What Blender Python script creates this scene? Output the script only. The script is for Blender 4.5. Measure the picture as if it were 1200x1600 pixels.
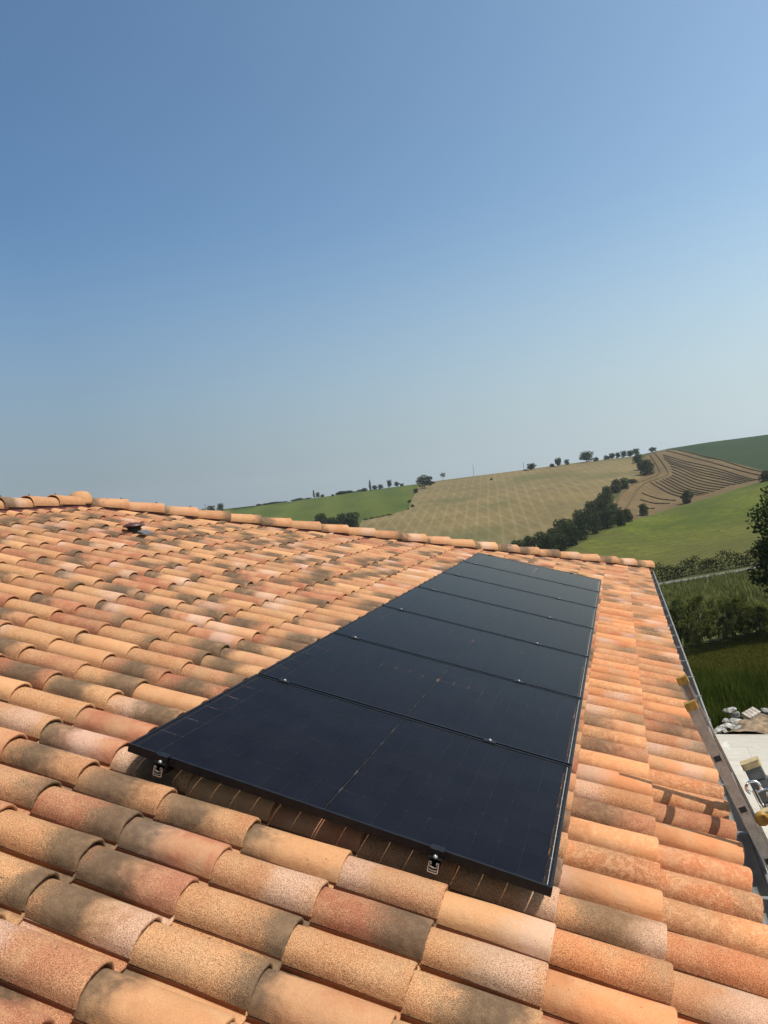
import bpy, bmesh, math, random
import numpy as np
from mathutils import Vector, Matrix

for o in list(bpy.data.objects): bpy.data.objects.remove(o)
SC = bpy.context.scene
COL = SC.collection
R = math.radians
rng = np.random.default_rng(7)
random.seed(7)

# ------------------------------------------------------------------ camera
cam = bpy.data.cameras.new("camera")
cam.sensor_fit = 'VERTICAL'; cam.sensor_height = 36.0
cam.lens = 36.0 * 1174.8 / 1600.0
cam.clip_start = 0.05; cam.clip_end = 9000
camo = bpy.data.objects.new("camera", cam); COL.objects.link(camo)
_r = Vector((0.94982, 0.29682, -0.09870)); _d = Vector((-0.08941, -0.04472, -0.99499)); _f = Vector((-0.29975, 0.95389, -0.01594))
camo.matrix_world = Matrix(((_r.x, -_d.x, -_f.x, 1.98676), (_r.y, -_d.y, -_f.y, -2.56590), (_r.z, -_d.z, -_f.z, 4.63223), (0, 0, 0, 1)))
SC.camera = camo

# ------------------------------------------------------------------ light
SUN_EL, SUN_AZ = 57.5, 100.0            # azimuth clockwise from +Y
world = bpy.data.worlds.new("World"); SC.world = world; world.use_nodes = True
wn = world.node_tree; wn.nodes.clear()
sky = wn.nodes.new('ShaderNodeTexSky'); sky.sky_type = 'NISHITA'; sky.sun_disc = False
sky.sun_elevation = R(SUN_EL); sky.sun_rotation = R(SUN_AZ)
sky.altitude = 150; sky.air_density = 1.0; sky.dust_density = 3.0; sky.ozone_density = 3.0
bg = wn.nodes.new('ShaderNodeBackground'); bg.inputs['Strength'].default_value = 0.122
wo = wn.nodes.new('ShaderNodeOutputWorld')
# summer haze: paler, cooler air low over the horizon and towards the sun's side
wtc = wn.nodes.new('ShaderNodeTexCoord'); wsx = wn.nodes.new('ShaderNodeSeparateXYZ'); wn.links.new(wtc.outputs['Generated'], wsx.inputs[0])
def wrng(v, a, b, c, d, it='LINEAR'):
    q = wn.nodes.new('ShaderNodeMapRange'); q.interpolation_type = it; wn.links.new(v, q.inputs[0])
    for i, x in enumerate((a, b, c, d)): q.inputs[1 + i].default_value = x
    return q.outputs[0]
def wmix(f, a, b, blend='MIX'):
    q = wn.nodes.new('ShaderNodeMix'); q.data_type = 'RGBA'; q.blend_type = blend
    for i, v in ((0, f), (6, a), (7, b)):
        if isinstance(v, bpy.types.NodeSocket): wn.links.new(v, q.inputs[i])
        elif isinstance(v, tuple): q.inputs[i].default_value = (*v, 1)
        else: q.inputs[i].default_value = v
    return q.outputs[2]
wside = wrng(wsx.outputs[0], -.62, .28, 0.0, 1.0)
wlow = wrng(wsx.outputs[2], .38, -.02, 0.0, .92, 'SMOOTHSTEP')
wgain = wmix(wside, (.61, .79, .84), (1.30, 1.37, 1.22))
wcol = wmix(1.0, sky.outputs[0], wgain, 'MULTIPLY')
whaze = wmix(wside, (1.78, 2.14, 2.42), (3.75, 4.40, 4.65))
wcol = wmix(wlow, wcol, whaze)
wn.links.new(wcol, bg.inputs['Color']); wn.links.new(bg.outputs[0], wo.inputs['Surface'])
sl = bpy.data.lights.new("sun", 'SUN'); sl.energy = 5.0; sl.angle = R(0.5); sl.color = (1.0, 0.945, 0.87)
slo = bpy.data.objects.new("sun", sl); COL.objects.link(slo)
_sd = Vector((math.sin(R(SUN_AZ)) * math.cos(R(SUN_EL)), math.cos(R(SUN_AZ)) * math.cos(R(SUN_EL)), math.sin(R(SUN_EL))))
slo.rotation_euler = (-_sd).to_track_quat('-Z', 'Y').to_euler(); slo.location = (20, 0, 40)
SC.view_settings.view_transform = 'Standard'; SC.view_settings.look = 'None'
SC.view_settings.exposure = 0.4; SC.view_settings.gamma = 1.0; SC.view_settings.use_curve_mapping = False
SC.cycles.max_bounces = 6; SC.cycles.transparent_max_bounces = 12
SC.cycles.caustics_reflective = False; SC.cycles.caustics_refractive = False

# ------------------------------------------------------------------ helpers
class MB:
    """collects polygons, builds ONE mesh object"""
    def __init__(s): s.v = []; s.f = []; s.m = []; s.sm = []
    def add(s, vs, fs, mi=0, smooth=False):
        b = len(s.v); s.v.extend([tuple(float(c) for c in p) for p in vs])
        for f in fs: s.f.append([b + i for i in f]); s.m.append(mi); s.sm.append(smooth)
    def box(s, c, size, rot=None, mi=0):
        hx, hy, hz = size[0] / 2, size[1] / 2, size[2] / 2
        vs = [Vector((x, y, z)) for x in (-hx, hx) for y in (-hy, hy) for z in (-hz, hz)]
        if rot is not None: vs = [rot @ q for q in vs]
        c = Vector(c)
        s.add([q + c for q in vs], [(0, 1, 3, 2), (4, 6, 7, 5), (0, 4, 5, 1), (2, 3, 7, 6), (0, 2, 6, 4), (1, 5, 7, 3)], mi)
    def tube(s, pts, rad, n=8, mi=0, caps=True):
        pts = [Vector(p) for p in pts]; rad = rad if isinstance(rad, (list, tuple)) else [rad] * len(pts)
        rings = []
        for i, p in enumerate(pts):
            t = (pts[min(i + 1, len(pts) - 1)] - pts[max(i - 1, 0)]).normalized()
            a = Vector((0, 0, 1)) if abs(t.z) < .9 else Vector((1, 0, 0))
            x = t.cross(a).normalized(); y = t.cross(x)
            rings.append([p + (x * math.cos(2 * math.pi * k / n) + y * math.sin(2 * math.pi * k / n)) * rad[i] for k in range(n)])
        vs = [q for r_ in rings for q in r_]; fs = []
        for i in range(len(pts) - 1):
            for k in range(n): fs.append((i * n + k, i * n + (k + 1) % n, (i + 1) * n + (k + 1) % n, (i + 1) * n + k))
        s.add(vs, fs, mi, True)
        if caps:
            s.add(rings[0], [tuple(range(n))], mi); s.add(rings[-1], [tuple(reversed(range(n)))], mi)
    def lathe(s, prof, M, n=20, mi=0):
        """prof: (radius, height) list; M: matrix"""
        vs = []; fs = []
        for r_, h in prof:
            for k in range(n): vs.append(M @ Vector((r_ * math.cos(2 * math.pi * k / n), r_ * math.sin(2 * math.pi * k / n), h)))
        for i in range(len(prof) - 1):
            for k in range(n): fs.append((i * n + k, i * n + (k + 1) % n, (i + 1) * n + (k + 1) % n, (i + 1) * n + k))
        s.add(vs, fs, mi, True)
    def prism(s, prof, A, X, Y, Z, length, mi=0, caps=True, smooth=False):
        """closed 2-D outline extruded along Z from A"""
        n = len(prof); A = Vector(A)
        v0 = [A + X * a + Y * b for a, b in prof]; v1 = [q + Z * length for q in v0]
        s.add(v0 + v1, [(i, (i + 1) % n, n + (i + 1) % n, n + i) for i in range(n)], mi, smooth)
        if caps: s.add(v0, [tuple(reversed(range(n)))], mi); s.add(v1, [tuple(range(n))], mi)
    def build(s, name, mats, parent=None, bevel=0):
        me = bpy.data.meshes.new(name); me.from_pydata(s.v, [], s.f)
        mats = mats if isinstance(mats, (list, tuple)) else [mats]
        for m in mats: me.materials.append(m)
        me.polygons.foreach_set('material_index', s.m); me.polygons.foreach_set('use_smooth', s.sm); me.update()
        o = bpy.data.objects.new(name, me); COL.objects.link(o)
        if parent: o.parent = parent
        if bevel:
            b = o.modifiers.new('bevel', 'BEVEL'); b.width = bevel; b.segments = 2; b.limit_method = 'ANGLE'; b.angle_limit = R(40)
        return o
def tag(o, label=None, cat=None, group=None, kind=None):
    if label: o['label'] = label
    if cat: o['category'] = cat
    if group: o['group'] = group
    if kind: o['kind'] = kind
    return o
def empty(name, loc=(0, 0, 0)):
    o = bpy.data.objects.new(name, None); COL.objects.link(o); o.location = loc; o.empty_display_size = .1
    return o
def np_mesh(name, V, F, mats, parent=None, smooth=True, attrs=None, mi=None):
    """V (n,3) array, F (m,k) array of equal-size faces"""
    me = bpy.data.meshes.new(name); F = np.asarray(F, dtype=np.int32); n, k = F.shape
    me.vertices.add(len(V)); me.vertices.foreach_set('co', np.asarray(V, dtype=np.float32).ravel())
    me.loops.add(n * k); me.loops.foreach_set('vertex_index', F.ravel())
    me.polygons.add(n); me.polygons.foreach_set('loop_start', np.arange(0, n * k, k, dtype=np.int32))
    me.polygons.foreach_set('use_smooth', np.full(n, smooth))
    for m in (mats if isinstance(mats, (list, tuple)) else [mats]): me.materials.append(m)
    if mi is not None: me.polygons.foreach_set('material_index', np.asarray(mi, dtype=np.int32))
    me.update(calc_edges=True)
    for nm, (ty, arr) in (attrs or {}).items():
        a = me.attributes.new(nm, ty, 'POINT')
        key = {'FLOAT': 'value', 'FLOAT_VECTOR': 'vector', 'FLOAT_COLOR': 'color'}[ty]
        a.data.foreach_set(key, np.asarray(arr, dtype=np.float32).ravel())
    me.validate()
    o = bpy.data.objects.new(name, me); COL.objects.link(o)
    if parent: o.parent = parent
    return o

# ------------------------------------------------------------------ materials
class NT:
    def __init__(s, name):
        s.m = bpy.data.materials.new(name); s.m.use_nodes = True; s.t = s.m.node_tree; s.t.nodes.clear()
        s.out = s.n('ShaderNodeOutputMaterial'); s.b = s.n('ShaderNodeBsdfPrincipled'); s.l(s.b.outputs[0], s.out.inputs['Surface'])
    def n(s, ty, **kw):
        q = s.t.nodes.new(ty)
        for k, v in kw.items(): setattr(q, k, v)
        return q
    def l(s, a, b): s.t.links.new(a, b)
    def put(s, sock, v):
        if isinstance(v, bpy.types.NodeSocket): s.l(v, sock)
        elif isinstance(v, (tuple, list)) and len(v) == 3 and sock.type == 'RGBA': sock.default_value = (*v, 1)
        else: sock.default_value = v
    def math(s, op, a, b=None, clamp=False):
        q = s.n('ShaderNodeMath', operation=op, use_clamp=clamp); s.put(q.inputs[0], a)
        if b is not None: s.put(q.inputs[1], b)
        return q.outputs[0]
    def mix(s, f, a, b, blend='MIX'):
        q = s.n('ShaderNodeMix', data_type='RGBA', blend_type=blend); s.put(q.inputs[0], f); s.put(q.inputs[6], a); s.put(q.inputs[7], b)
        return q.outputs[2]
    def noise(s, vec, scale, detail=3, rough=.55, dist=0):
        q = s.n('ShaderNodeTexNoise'); q.inputs['Scale'].default_value = scale; q.inputs['Detail'].default_value = detail
        q.inputs['Roughness'].default_value = rough; q.inputs['Distortion'].default_value = dist
        if vec is not None: s.l(vec, q.inputs['Vector'])
        return q.outputs[0]
    def ramp(s, f, stops, interp='LINEAR'):
        q = s.n('ShaderNodeValToRGB'); q.color_ramp.interpolation = interp; e = q.color_ramp.elements
        while len(e) < len(stops): e.new(.5)
        for i, (p, c) in enumerate(stops): e[i].position = p; e[i].color = (*c, 1) if len(c) == 3 else c
        s.put(q.inputs[0], f); return q.outputs[0]
    def rng(s, v, a, b, c=0, d=1, smooth=True):
        q = s.n('ShaderNodeMapRange', interpolation_type='SMOOTHSTEP' if smooth else 'LINEAR'); s.put(q.inputs[0], v)
        for i, x in enumerate((a, b, c, d)): s.put(q.inputs[1 + i], x)
        return q.outputs[0]
    def pos(s): return s.n('ShaderNodeNewGeometry').outputs['Position']
    def obj(s): return s.n('ShaderNodeTexCoord').outputs['Object']
    def attr(s, nm): return s.n('ShaderNodeAttribute', attribute_name=nm)
    def bump(s, h, strength=.3, dist=.01):
        q = s.n('ShaderNodeBump'); q.inputs['Strength'].default_value = strength; q.inputs['Distance'].default_value = dist
        s.put(q.inputs['Height'], h); s.l(q.outputs[0], s.b.inputs['Normal'])
    def fin(s, col=None, rough=.8, metal=0, spec=.5):
        if col is not None: s.put(s.b.inputs['Base Color'], col)
        s.put(s.b.inputs['Roughness'], rough); s.put(s.b.inputs['Metallic'], metal)
        s.put(s.b.inputs['Specular IOR Level'], spec); return s.m

def plain(name, col, rough=.6, metal=0, var=.15, scale=12, spec=.5):
    t = NT(name); n = t.noise(t.pos(), scale, 5)
    c = t.mix(t.rng(n, .3, .7), tuple(x * (1 - var) for x in col), tuple(min(1, x * (1 + var)) for x in col))
    return t.fin(c, t.rng(n, .2, .8, rough - .07, rough + .07), metal, spec)

def tile_material():
    t = NT('terracotta')
    P = t.pos(); st = t.attr('tile_st'); sx = t.n('ShaderNodeSeparateXYZ'); t.l(st.outputs['Vector'], sx.inputs[0])
    S, T_, FL = sx.outputs
    rc = t.attr('tile_rnd'); sc = t.n('ShaderNodeSeparateColor'); t.l(rc.outputs['Color'], sc.inputs[0])
    r1, r2, r3 = sc.outputs; r4 = rc.outputs['Alpha']
    base = t.ramp(r1, [(0, (.395, .208, .098)), (.18, (.355, .176, .080)), (.36, (.305, .140, .064)), (.52, (.350, .178, .090)), (.70, (.305, .134, .066)), (.84, (.265, .102, .054)), (1, (.245, .082, .042))])
    # the newer run of tiles along the eave is a warmer orange
    orange = t.ramp(r1, [(0, (.49, .205, .082)), (.5, (.43, .158, .058)), (1, (.37, .122, .045))])
    base = t.mix(t.math('MULTIPLY', FL, .8), base, orange)
    n1 = t.noise(P, 9, 4); n2 = t.noise(P, 34, 4); n3 = t.noise(P, 330, 2, .6); n4 = t.noise(P, 4.5, 3)
    base = t.mix(t.rng(n1, .35, .7), base, t.mix(.45, base, (.42, .255, .130)))
    # pale bloom on part of some tiles
    wob = t.math('MULTIPLY', t.math('SUBTRACT', n1, .5), .55)
    wob2 = t.math('MULTIPLY', t.math('SUBTRACT', n2, .5), .22)
    wob2 = t.math('ADD', wob2, t.math('MULTIPLY', t.math('SUBTRACT', n3, .5), .34))
    s2 = t.math('ADD', t.math('ADD', S, wob), wob2)
    r4b = t.math('FRACT', t.math('MULTIPLY', r4, 7.31))
    dw = t.math('ABSOLUTE', t.math('SUBTRACT', s2, r4b))
    bloom = t.math('MULTIPLY', t.rng(dw, .34, .04), t.rng(r3, .30, .22))
    base = t.mix(t.math('MULTIPLY', bloom, .52), base, (.42, .30, .235))
    # smoked olive-grey patch fading along the tile
    c2 = t.math('MULTIPLY_ADD', r2, 1.25); c2.node.inputs[2].default_value = -.12
    d = t.math('ABSOLUTE', t.math('SUBTRACT', s2, c2))
    patch = t.math('MULTIPLY', t.rng(d, .44, .08), t.rng(r4, .28, .32))
    patch = t.math('MULTIPLY', patch, t.math('SUBTRACT', 1.0, t.math('MULTIPLY', FL, .68)))
    smoke = t.mix(t.rng(n2, .35, .7), (.068, .045, .027), (.110, .074, .043))
    base = t.mix(t.math('MULTIPLY', patch, .92), base, smoke)
    # sanded, speckled engobe
    spk = t.rng(n3, .47, .60)
    amt = t.math('MULTIPLY', t.rng(r2, .25, .40), .62)
    amt = t.math('ADD', amt, .20)
    base = t.mix(t.math('MULTIPLY', spk, amt), base, t.mix(.5, t.mix(1, base, base, 'MULTIPLY'), (.13, .072, .034)))
    spk2 = t.rng(n3, .40, .30)
    base = t.mix(t.math('MULTIPLY', spk2, t.math('MULTIPLY', t.math('MULTIPLY', amt, .8), t.math('SUBTRACT', 1.0, patch))), base, (.47, .30, .155))
    li = t.rng(t.noise(P, 75, 3, .6), .665, .70); lk = t.rng(t.noise(P, 3.1, 2), .45, .6); base = t.mix(t.math('MULTIPLY', t.math('MULTIPLY', li, lk), .75), base, (.045, .034, .020))
    # flaking pale slip on some of the eave tiles
    v = t.noise(P, 34, 7, .68, .9)
    flk = t.math('MULTIPLY', t.math('MULTIPLY', t.rng(v, .50, .56), FL), t.rng(r3, .45, .6))
    base = t.mix(t.math('MULTIPLY', flk, .30), base, (.50, .29, .15))
    base = t.mix(t.math('MULTIPLY', t.rng(n4, .5, .75), .35), base, (.22, .135, .075))
    base = t.mix(t.math('LESS_THAN', T_, -.5), base, t.mix(n2, (.15, .060, .030), (.22, .095, .048)))   # bare clay of the cut side
    t.bump(t.math('ADD', t.math('MULTIPLY', n3, .8), t.math('MULTIPLY', n2, 1.6)), .5, .005)
    return t.fin(base, .88, 0, .25)

M = {}
M['tile'] = tile_material()
M['closure'] = plain('ridge_closure', (.075, .018, .012), .7)
M['mortar'] = plain('mortar', (.5, .4, .3), .9)
M['render'] = plain('wall_render', (.62, .54, .42), .9, 0, .08, 40)
M['fascia'] = plain('fascia_board', (.5, .44, .36), .7)
M['zinc'] = plain('zinc', (.17, .165, .155), .6, .12, .25, 7)
M['bracket'] = plain('galvanised', (.17, .17, .165), .5, .4)
M['black_metal'] = plain('black_anodised', (.006, .006, .007), .36, 0, .2, 30, .25)
M['bolt'] = plain('stainless', (.28, .28, .28), .5, .8)
M['cut_alu'] = plain('cut_aluminium', (.72, .70, .66), .35, .9)
M['ribbon'] = plain('tinned_ribbon', (.30, .25, .20), .45, .2)
M['backsheet'] = plain('black_backsheet', (.006, .006, .008), .6, 0, .1, 20, .1)
M['tab'] = plain('dull_ribbon', (.06, .062, .07), .6, .0)
M['grid'] = plain('cell_gap_ribbon', (.026, .027, .031), .6, 0, .2, 12, .05)
M['vent_brown'] = plain('brown_plastic', (.055, .020, .014), .4)
M['vent_dark'] = plain('dark_plastic', (.012, .010, .009), .5)
M['lead'] = plain('flashing_grey', (.06, .065, .07), .7)
M['yellow'] = plain('ochre_plastic', (.24, .125, .014), .55, 0, .35, 60)
M['beige_cap'] = plain('faded_plastic', (.34, .26, .13), .6, 0, .2, 50)
M['rubber'] = plain('black_rubber', (.012, .012, .012), .8)
M['grey_plastic'] = plain('grey_plastic', (.10, .10, .095), .5, 0, .15, 25)
M['chrome'] = plain('chrome', (.85, .85, .85), .12, 1.0)
def alu():
    t = NT('worn_aluminium'); P = t.obj(); n = t.noise(P, 18, 5, .6); g = t.noise(P, 90, 4, .7)
    mp = t.n('ShaderNodeMapping'); mp.inputs['Scale'].default_value = (90, 90, 3); t.l(P, mp.inputs[0]); b = t.noise(mp.outputs[0], 1, 3)
    c = t.mix(t.rng(n, .35, .7), (.42, .375, .335), (.29, .245, .215)); c = t.mix(t.rng(g, .58, .66), c, (.05, .038, .03))
    c = t.mix(t.math('MULTIPLY', b, .3), c, (.42, .39, .37))
    return t.fin(c, t.rng(b, .2, .8, .34, .5), .72)
M['alu'] = alu()
def cells():
    t = NT('mono_cells'); P = t.obj(); sx = t.n('ShaderNodeSeparateXYZ'); t.l(P, sx.inputs[0])
    ln = t.math('FRACT', t.math('MULTIPLY', sx.outputs[1], 1 / .01517)); line = t.math('LESS_THAN', ln, .09)
    fg = t.math('FRACT', t.math('MULTIPLY', sx.outputs[0], 1 / .0912)); 
    nz = t.noise(P, 7, 3)
    c = t.mix(t.rng(nz, .3, .7), (.0020, .0023, .0050), (.0030, .0034, .0070))
    c = t.mix(t.math('MULTIPLY', line, .4), c, (.028, .030, .040))
    return t.fin(c, .5, 0, .05)
M['cells'] = cells()
def glass():
    t = NT('panel_glass'); tr = t.n('ShaderNodeBsdfTransparent'); gl = t.n('ShaderNodeBsdfGlossy'); gl.inputs['Roughness'].default_value = .09
    gl.inputs['Color'].default_value = (1, .86, .70, 1)
    lw = t.n('ShaderNodeLayerWeight'); lw.inputs['Blend'].default_value = .5
    refl = t.math('MULTIPLY_ADD', t.math('POWER', lw.outputs['Facing'], 7.0), .72); refl.node.inputs[2].default_value = .0015   # anti-reflective solar glass
    mx = t.n('ShaderNodeMixShader'); t.l(refl, mx.inputs[0]); t.l(tr.outputs[0], mx.inputs[1]); t.l(gl.outputs[0], mx.inputs[2])
    df = t.n('ShaderNodeBsdfDiffuse'); df.inputs['Color'].default_value = (.35, .33, .30, 1)
    m2 = t.n('ShaderNodeMixShader'); dust = t.rng(t.noise(t.pos(), 5, 6, .65), .35, .8, .001, .007); t.l(dust, m2.inputs[0])
    t.l(mx.outputs[0], m2.inputs[1]); t.l(df.outputs[0], m2.inputs[2]); t.l(m2.outputs[0], t.out.inputs['Surface'])
    t.t.nodes.remove(t.b); return t.m
M['glass'] = glass()
# ------------------------------------------------------------------ house
Z0 = 3.75; TH = R(16.7); CT, ST = math.cos(TH), math.sin(TH)
MAIN = (Vector((0, 0, Z0)), Vector((0, 1, 0)), Vector((CT, 0, -ST)), Vector((ST, 0, CT)))
RX = -4.33; Y0 = 9.55; YB = -9.0        # ridge line, foot of the hip slope's plane, rear verge
HIP = (Vector((0, Y0, Z0)), Vector((-1, 0, 0)), Vector((0, CT, -ST)), Vector((0, ST, CT)))
BACK = (Vector((2 * RX, 0, Z0)), Vector((0, -1, 0)), Vector((-CT, 0, -ST)), Vector((-ST, 0, CT)))
def RW(u, v, w, fr=MAIN): return fr[0] + fr[1] * u + fr[2] * v + fr[3] * w
PITCH, EXPO, TLEN, VE, WB = .222, .376, .425, 2.506, -.165

def tile_template():
    prof = []
    for i in range(15):
        a = math.pi * (1 - i / 14.0); ca, sa = math.cos(a), math.sin(a)
        prof.append((.079 + .079 * ca, .070 * (abs(sa) ** .82)))
    prof[-1] = (.1585, .001)
    prof += [(.168, -.011), (.182, -.0185), (.199, -.0195), (.213, -.0195), (.222, -.0165), (.229, -.005)]
    prof = np.array(prof); n = len(prof)
    tg = np.gradient(prof, axis=0); nm = np.stack([-tg[:, 1], tg[:, 0]], 1); nm /= np.linalg.norm(nm, axis=1)[:, None] + 1e-9
    under = prof - nm * .013
    L = TLEN; rings = []
    def ring(v, pr, dw, taper=0.0):
        q = pr.copy(); q[:, 0] = .079 + (q[:, 0] - .079) * (1 - taper * (q[:, 0] < .17)); q[:, 1] = q[:, 1] * (1 - taper)
        rings.append(np.stack([q[:, 0], np.full(n, v), q[:, 1] + dw], 1))
    sag = lambda v: -.019 * (1 - v / L)
    ring(0, prof, sag(0), .07); ring(L * .5, prof, sag(L * .5), .03); ring(L - .007, prof, sag(L)); ring(L - .002, prof - nm * .0015, sag(L))
    ring(L, prof - nm * .005, sag(L)); ring(L - .001, under, sag(L)); ring(L - .10, under, sag(L - .1))
    V = np.concatenate(rings); F = []
    for a in range(len(rings) - 1):
        for i in range(n - 1): F.append((a * n + i, a * n + i + 1, (a + 1) * n + i + 1, (a + 1) * n + i))
    # long side edge of the foot
    k = len(V); side = []
    for v in (0, L * .5, L - .003):
        p0 = prof[0]; side += [[p0[0], v, p0[1] + sag(v)], [p0[0] - .0005, v, p0[1] + sag(v) - .0135], [p0[0] + .014, v, p0[1] + sag(v) - .0135]]
    V = np.concatenate([V, np.array(side)])
    for a in range(2):
        for j in range(2): F.append((k + a * 3 + j, k + (a + 1) * 3 + j, k + (a + 1) * 3 + j + 1, k + a * 3 + j + 1))
    s = V[:, 1] / L; t = V[:, 0] / .222; t[k:] = -1
    return V, np.array(F)[:, ::-1], s, t
TV, TF, TS, TT = tile_template()
TE_I = np.where(TV[:, 1] > TLEN - .008)[0]

def tile_field(name, fr, u0, k0, k1, rows, parent, keep=None, cuts=(), flaky=False, skip=()):
    Vs, Fs, St, Rn = [], [], [], []; b = 0
    U, Vd, N = (np.array(q) for q in fr[1:]); O = np.array(fr[0])
    for j in rows:
        vlow = VE - EXPO * j
        for k in range(k0, k1):
            u = u0 + PITCH * k
            if keep and not keep(u, vlow): continue
            if (k, j) in skip: continue
            ju, jv, jw = rng.normal(0, .0012), rng.normal(0, .0022), rng.normal(0, .0013)
            yaw, roll = rng.normal(0, .0045), rng.normal(0, .010)
            P = TV.copy(); P[:, 2] += .0016 * np.sin(P[:, 1] * 15 + rng.uniform(0, 6)) ; P[TE_I, 1] += rng.normal(0, .0011, len(TE_I)); P[TE_I, 2] += rng.normal(0, .0006, len(TE_I)); P[:, 0] += yaw * (P[:, 1] - .2); P[:, 2] += roll * (P[:, 0] - .1)
            uu = u + P[:, 0] + ju; vv = vlow - TLEN + P[:, 1] + jv; ww = WB + P[:, 2] + jw + .001
            Vs.append(O + uu[:, None] * U + vv[:, None] * Vd + ww[:, None] * N)
            fl = 0.0
            if flaky and vlow > 1.9 and u > -.55: fl = 1.0 if rng.random() < (.85 if vlow < 2.3 else .55) and u < 7 else .3
            St.append(np.stack([TS, TT, np.full(len(TS), fl)], 1))
            r = rng.random(4)
            if fl > .5: r[3] *= .85
            Rn.append(np.tile(r, (len(TS), 1))); Fs.append(TF + b); b += len(TV)
    o = np_mesh(name, np.concatenate(Vs), np.concatenate(Fs), M['tile'], parent, True,
                {'tile_st': ('FLOAT_VECTOR', np.concatenate(St)), 'tile_rnd': ('FLOAT_COLOR', np.concatenate(Rn))})
    if cuts:
        bm = bmesh.new(); bm.from_mesh(o.data)
        for co, no in cuts: bmesh.ops.bisect_plane(bm, geom=bm.verts[:] + bm.edges[:] + bm.faces[:], plane_co=co, plane_no=no, clear_outer=True)
        bm.to_mesh(o.data); bm.free()
    return o

house = empty('house', (RX, 1.5, 0))
house.matrix_world = Matrix.Translation((RX, 1.5, 0))
INV = Matrix.Translation((-RX, -1.5, 0))
def under(o, p=None):
    """parent o to the house (or to one of its parts) keeping its place"""
    o.parent = p or house
    if (p or house) is house: o.matrix_parent_inverse = INV
    return o
tag(house, 'low house whose hipped roof of mottled terracotta roll tiles carries the solar panels', 'house')
APEX = RW(Y0 + RX, RX / CT, 0)
cut_hip_main = (Vector((0, Y0, 0)), Vector((1, 1, 0)).normalized() * 1) if False else None
# vertical plane of the hip: x - (y - Y0) = 0 ; main slope keeps y - Y0 < x... (x > y - Y0)
n_main = Vector((-1, 1, 0)).normalized(); hip_co = Vector((0, Y0, Z0))
roof = tile_field('roof', MAIN, .08, -26, 56, range(19), None, keep=lambda u, v: u < Y0 + v * CT + .25,
                  cuts=[(hip_co + n_main * -.02, n_main), (Vector((RX + .02, 0, 0)), Vector((-1, 0, 0)))], flaky=True)
under(roof)
hipf = tile_field('hip_slope', HIP, 0, -13, 55, range(19), None, keep=lambda u, v: -u < v * CT + .3 and -u > 2 * RX - v * CT - .5,
                  cuts=[(hip_co - n_main * -.02, -n_main), (Vector((2 * RX, Y0, Z0)) + Vector((1, 1, 0)).normalized() * .02, Vector((-1, -1, 0)).normalized())])
under(hipf)
backf = tile_field('back_slope', BACK, 0, -56, 40, range(19), None, keep=lambda u, v: -u < Y0 + v * CT + .3 and u < 9.0,
                   cuts=[(Vector((2 * RX, Y0, Z0)) - Vector((1, 1, 0)).normalized() * .02, Vector((1, 1, 0)).normalized()), (Vector((RX - .02, 0, 0)), Vector((1, 0, 0)))])
under(backf)
# roof deck below the tiles
dk = MB(); w = -.215
e = [RW(YB, VE - .03, w), RW(Y0 + (VE - .03) * CT, VE - .03, w), RW(Y0 + RX, RX / CT, w), RW(YB, RX / CT, w)]
mir = lambda p: Vector((2 * RX - p.x, p.y, p.z))
dk.add(e, [(0, 1, 2, 3)]); dk.add([mir(p) for p in e], [(3, 2, 1, 0)]); dk.add([e[1], mir(e[1]), e[2]], [(0, 1, 2)])
under(dk.build('roof_deck', M['closure']))
# walls
XE, YE = 2.36, Y0 + 2.45
wl = MB(); wx0, wx1, wy0, wy1 = 2 * RX - 1.95, 1.95, YB + .35, Y0 + 1.95; zt = 2.86
wl.add([(wx0, wy0, -.2), (wx1, wy0, -.2), (wx1, wy1, -.2), (wx0, wy1, -.2), (wx0, wy0, zt), (wx1, wy0, zt), (wx1, wy1, zt), (wx0, wy1, zt)],
       [(0, 1, 5, 4), (1, 2, 6, 5), (2, 3, 7, 6), (3, 0, 4, 7)])
under(wl.build('wall', M['render']))
gb = MB(); gy = YB + .35
gb.add([(wx0, gy, zt), (wx1, gy, zt), (RX, gy, 4.68)], [(0, 1, 2)]); under(gb.build('gable', M['render']))
so = MB(); so.box(((wx1 + XE) / 2 - .03, 1.5, 2.755), (XE - wx1 - .04, 20.6, .03)); so.box((XE - .045, 1.5, 2.72), (.03, 20.6, .17))
under(so.build('eaves_board', M['fascia']))
# gutter along the eave: half round with a rolled outer lip
GX, GZ, GR = XE + .022, 2.825, .057
pr = []
for i in range(13):
    a = math.pi + math.pi * i / 12; pr.append((GR * math.cos(a), GR * math.sin(a)))
for i in range(8):
    a = math.pi - 2 * math.pi * i / 9 * .95; pr.append((GR + .009 + .009 * math.cos(a), .003 + .009 * math.sin(a)))
inner = [((GR - .003) * math.cos(math.pi + math.pi * i / 12), (GR - .003) * math.sin(math.pi + math.pi * i / 12)) for i in range(12, -1, -1)]
g = MB(); g.prism(pr + inner, (GX, -8.6, GZ), Vector((1, 0, 0)), Vector((0, 0, 1)), Vector((0, 1, 0)), 20.65, smooth=False)
gutter = under(g.build('gutter', M['zinc']))
for i in range(34):
    y = -8.2 + .6 * i; b = MB()
    b.box((GX + .004, y, GZ + .012), (.140, .022, .003)); b.box((GX + GR + .021, y, GZ + .004), (.004, .022, .024)); b.box((GX - .064, y, GZ - .01), (.004, .022, .04))
    br = b.build('bracket', M['bracket']); br.parent = gutter
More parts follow.
